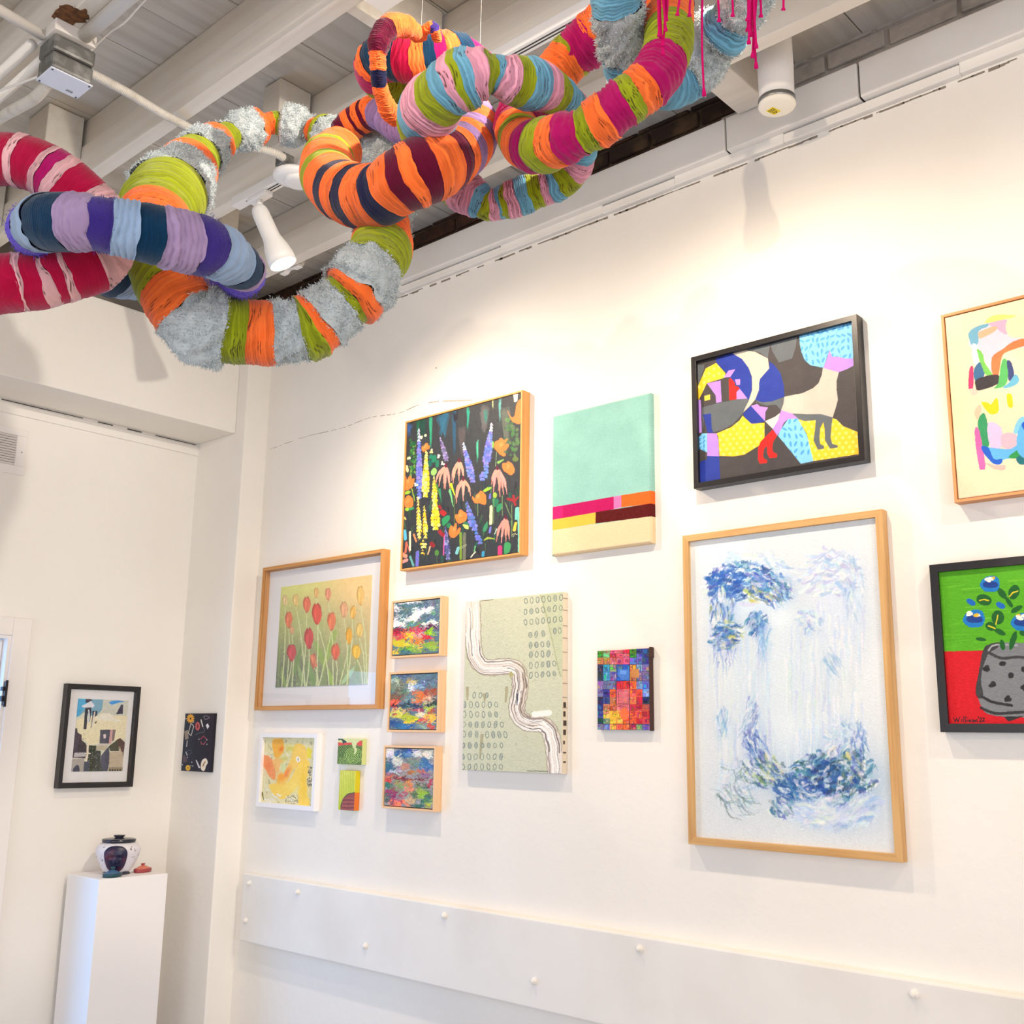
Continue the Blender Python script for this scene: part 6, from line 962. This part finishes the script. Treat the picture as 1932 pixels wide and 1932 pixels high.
# timber packing pieces between the joists
def block(label, *b): o = MB().box(*b).build('wood_block', M_JOIST, None, bevel=.004); c = Vector(((b[0] + b[1]) / 2, (b[2] + b[3]) / 2, b[4])); o.data.transform(Matrix.Translation(-c)); o.location = c; return tag(o, label, 'timber block', 'timber blocks between ceiling joists')
block('full-width timber blocking between two joists, near the orange bundle at the top', 1.459, 1.817, 1.935, 1.975, 3.435, 3.591)
block('timber block against the joist just behind the top of the grey and orange ring', 1.70, 1.817, 2.53, 2.62, 3.475, 3.591)
block('timber block in the joist corner above the pink tube at far left', 1.29, 1.410, 3.21, 3.36, 3.44, 3.591)
block('small timber block left of the lit spotlight', 1.93, 2.06, 3.28, 3.37, 3.45, 3.591)
block('lower small timber block beneath the first one left of the spotlight', 2.04, 2.16, 3.44, 3.53, 3.45, 3.591)
block('pale timber block beside the capped duct, between joist and wall', 2.272, 2.60, 1.36, 1.46, 3.45, 3.591)
for i, (a, b, c, d) in enumerate([(1.866, 2.222, 3.80, 3.84), (1.459, 1.817, 3.80, 3.84), (1.051, 1.41, 3.8, 3.84)]): block('timber blocking between joists above the dropped header', a, b, c, d, 3.40, 3.591)
bc = thing('wall_clip', 'small white clip with lumpy filler in the gap right of the spotlight', 'clip', (2.29, 3.25, 3.36))
MB().box(2.275, 2.32, 3.20, 3.28, 3.385, 3.43).build('filler_lump', M_JOIST, bc, bevel=.012); MB().prism([(3.20, 3.372), (3.235, 3.372), (3.25, 3.382), (3.275, 3.382), (3.29, 3.37), (3.315, 3.37), (3.315, 3.378), (3.28, 3.392), (3.24, 3.392), (3.20, 3.386)], 0, 2.28, 2.305).build('clip_body', WHM, bc, bevel=.002)

# ---------------------------------------------------------------- glazed door at the far left, its casing and the vent above
CS = mat('door_casing_paint', (240, 234, 230), .5, spec=.4)
g = MB(); g.box(1.785, 1.856, 4.212, 4.236, 0, 2.036).box(.78, 1.785, 4.212, 4.236, 1.967, 2.036).box(.78, .85, 4.212, 4.236, 0, 1.967); struct(g.build('trim_31', CS, bevel=.003))
g = MB(); g.box(1.772, 1.786, 4.222, 4.36, 0, 1.968).box(.85, 1.772, 4.222, 4.36, 1.955, 1.968); struct(g.build('trim_32', CS, bevel=.001))
dr = struct(empty('door_1', (1.31, 4.27, 0))); g = MB(); g.box(1.752, 1.771, 4.262, 4.30, .01, 1.95).box(.86, .917, 4.262, 4.30, .01, 1.95).box(.917, 1.752, 4.262, 4.30, 1.93, 1.95).box(.917, 1.752, 4.262, 4.30, .01, .22); g.build('door_frame', CS, dr, bevel=.003)
MB().box(.915, 1.754, 4.278, 4.284, .21, 1.935).build('glass', glass_mat('door_glass', (226, 240, 255)), dr)
g = MB(); g.box(1.776, 1.784, 4.205, 4.232, 1.70, 1.79).lathe([(.005, 0), (.005, .1)], (1.782, 4.21, 1.695), (0, 0, 1), 10).box(1.768, 1.778, 4.21, 4.23, 1.715, 1.735).box(1.768, 1.778, 4.21, 4.23, 1.755, 1.77); g.build('hinge', mat('dark_hinge', (48, 44, 48), .4, metal=.6), dr)
vt = thing('air_vent', 'white louvred wall vent at the left edge above the door', 'vent', (1.57, 4.235, 2.60)); MB().box(1.375, 1.765, 4.227, 4.2355, 2.600, 2.635).box(1.375, 1.765, 4.227, 4.2355, 2.757, 2.785).box(1.725, 1.765, 4.227, 4.2355, 2.635, 2.757).box(1.375, 1.41, 4.227, 4.2355, 2.635, 2.757).build('frame', CS, vt, bevel=.002)
MB().box(1.40, 1.73, 4.2335, 4.2352, 2.63, 2.76).build('recess', mat('vent_shadow', (120, 112, 106), .9), vt); g = MB(); Rx = Matrix.Rotation(math.radians(-32), 3, 'X')
for k in range(12): z = 2.638 + k * .0102; g.box(1.41, 1.725, 4.2265, 4.2345, z, z + .0035, Rx)
g.build('louvres', CS, vt); MB().lathe([(.0035, 0), (.002, .002)], (1.747, 4.227, 2.692), (0, -1, 0), 10).build('screw', mat('screw_grey', (170, 164, 160), .5), vt)

# ---------------------------------------------------------------- pedestal and pottery
PD = mat('pedestal_white', (243, 240, 240), .55, spec=.3)
pd = MB().box(-.1425, .1425, -.125, .125, 0, 1.067).build('pedestal', PD, None, bevel=.002); pd.location = (2.2325, 4.075, 0); tag(pd, 'tall white square pedestal in the back corner carrying the lidded jar', 'pedestal')
jx, jy, jz = 2.222, 4.07, 1.067; jr = thing('lidded_jar', 'white crackled ceramic jar with dark lid and maroon face relief, on the pedestal', 'jar', (jx, jy, jz))
BP = [(.046, .009), (.052, .014), (.062, .03), (.074, .055), (.082, .078), (.084, .09), (.081, .102), (.073, .112), (.062, .118), (.056, .119)]
MB().lathe(BP, (jx, jy, jz), (0, 0, 1), 56).build('body', mat('white_crackle_glaze', (226, 222, 228), .35, noise=(60, (120, 112, 122), .62, .68), spec=.5), jr, smooth=True)
NV = mat('navy_black_glaze', (26, 24, 44), .2, spec=.6, noise=(12, (44, 44, 66), .5, .7))
MB().lathe([(.050, 0), (.051, .004), (.044, .011)], (jx, jy, jz), (0, 0, 1), 48).build('foot', NV, jr, smooth=True)
ld_ = MB().lathe([(.060, .1185), (.0635, .122), (.0635, .130), (.058, .132), (.030, .1345), (.016, .135), (.015, .1365), (.021, .141), (.0215, .145), (.014, .1455), (.004, .143)], (jx, jy, jz), (0, 0, 1), 48).build('lid', NV, jr, smooth=True)
g = MB(); nu, nv = 34, 34; a0 = math.atan2(-4.07, -2.222) - .10; vs = []
for j in range(nv + 1):
    z = .010 + .102 * j / nv; rb = np.interp(z, [p[1] for p in BP], [p[0] for p in BP]); v = 2 * j / nv - 1
    hw = .56 * (max(0, 1 - abs(v) ** 3.2)) ** .4
    for i in range(nu + 1):
        u = 2 * i / nu - 1; e = (1 - abs(u) ** 5) * (1 - abs(v) ** 6); x = u; bump = .0045 * min(1, e * 4)
        bump += .008 * math.exp(-(x / .13) ** 2) * math.exp(-((v + .08) / .26) ** 2) + .0035 * math.exp(-((abs(x) - .38) / .28) ** 2) * math.exp(-((v - .32 - .10 * abs(x)) / .10) ** 2) - .004 * math.exp(-((abs(x) - .38) / .2) ** 2) * math.exp(-((v - .14) / .11) ** 2) + .0035 * math.exp(-(x / .32) ** 2) * math.exp(-((v + .50) / .07) ** 2) + .003 * math.exp(-(x / .3) ** 2) * math.exp(-((v + .80) / .1) ** 2) - .003 * math.exp(-(x / .34) ** 2) * math.exp(-((v + .6) / .035) ** 2)
        an = a0 + u * hw; R1 = (rb + (bump if e > 0 else -.002)) if 0 < i < nu and 0 < j < nv else rb - .002; vs.append((jx + math.cos(an) * R1, jy + math.sin(an) * R1, jz + z))
g.add(vs, [(j * (nu + 1) + i, j * (nu + 1) + i + 1, (j + 1) * (nu + 1) + i + 1, (j + 1) * (nu + 1) + i) for j in range(nv) for i in range(nu)]); g.build('face_relief', mat('maroon_navy_glaze', (98, 40, 62), .35, noise=(18, (30, 28, 62), .36, .50), spec=.5), jr, smooth=True)
def lidpiece(loc, rx, ry, rot, c1, c2, label, h=1.0):
    t = thing('ceramic_lid', label, 'ceramic lid', loc, 'small ceramic lids on the pedestal'); M_ = Matrix.Translation(loc) @ Matrix.Rotation(rot, 4, 'Z') @ Matrix.Diagonal((rx, ry, 1, 1))
    def L_(pr, nm, m, ox=0):
        b = MB().lathe(pr, (0, 0, 0), (0, 0, 1), 36); b.v = [tuple(M_ @ Vector((p[0] + ox, p[1], p[2]))) for p in b.v]; return b.build(nm, m, t, smooth=True)
    L_([(.93, 0), (1.0, .003), (1.0, .011), (.96, .014)], 'base', c2); L_([(.97, .0135), (.7, .017), (.4, .023), (.12, .026)], 'top', c1); L_([(.22, .020), (.15, .022 + .007 * h), (.26, .022 + .014 * h), (.20, .022 + .018 * h), (.03, .022 + .019 * h)], 'knob', c2)
    return t
lidpiece((2.165, 3.993, jz), .041, .030, .35, mat('blue_glaze', (74, 110, 146), .3, noise=(40, (40, 80, 100), .5, .7)), mat('teal_glaze', (34, 74, 84), .3), 'blue-green ceramic lid with knob in front of the jar', .85)
lidpiece((2.325, 4.055, jz), .046, .028, .5, mat('coral_glaze', (216, 122, 100), .35, noise=(40, (190, 84, 80), .5, .7)), mat('brick_glaze', (166, 70, 74), .35), 'coral red oval ceramic lid with knob right of the jar', .62)
# fine hairline cracks and specks in the plaster
def crack(P, w, seed):
    r = random.Random(seed); g = MB(); Q = spline(np.array([(a, b, 0) for a, b in P]), 14)
    for a, b in zip(Q, Q[1:]):
        if r.random() < .75: g.box(2.6492, 2.6508, min(a[0], b[0]), max(a[0], b[0]) + .002, min(a[1], b[1]) - w * r.uniform(.2, 1), max(a[1], b[1]) + w * .2)
    return g
g = crack([(3.84, 2.83), (3.6, 2.842), (3.35, 2.835), (3.17, 2.845), (3.0, 2.83), (2.85, 2.84), (2.6, 2.80)], .0012, 1); g.lathe([(.004, 0), (.003, .001)], (2.650, 2.80, 2.968), (-1, 0, 0), 8); struct(g.build('trim_33', mat('hairline', (176, 164, 150), .9)))
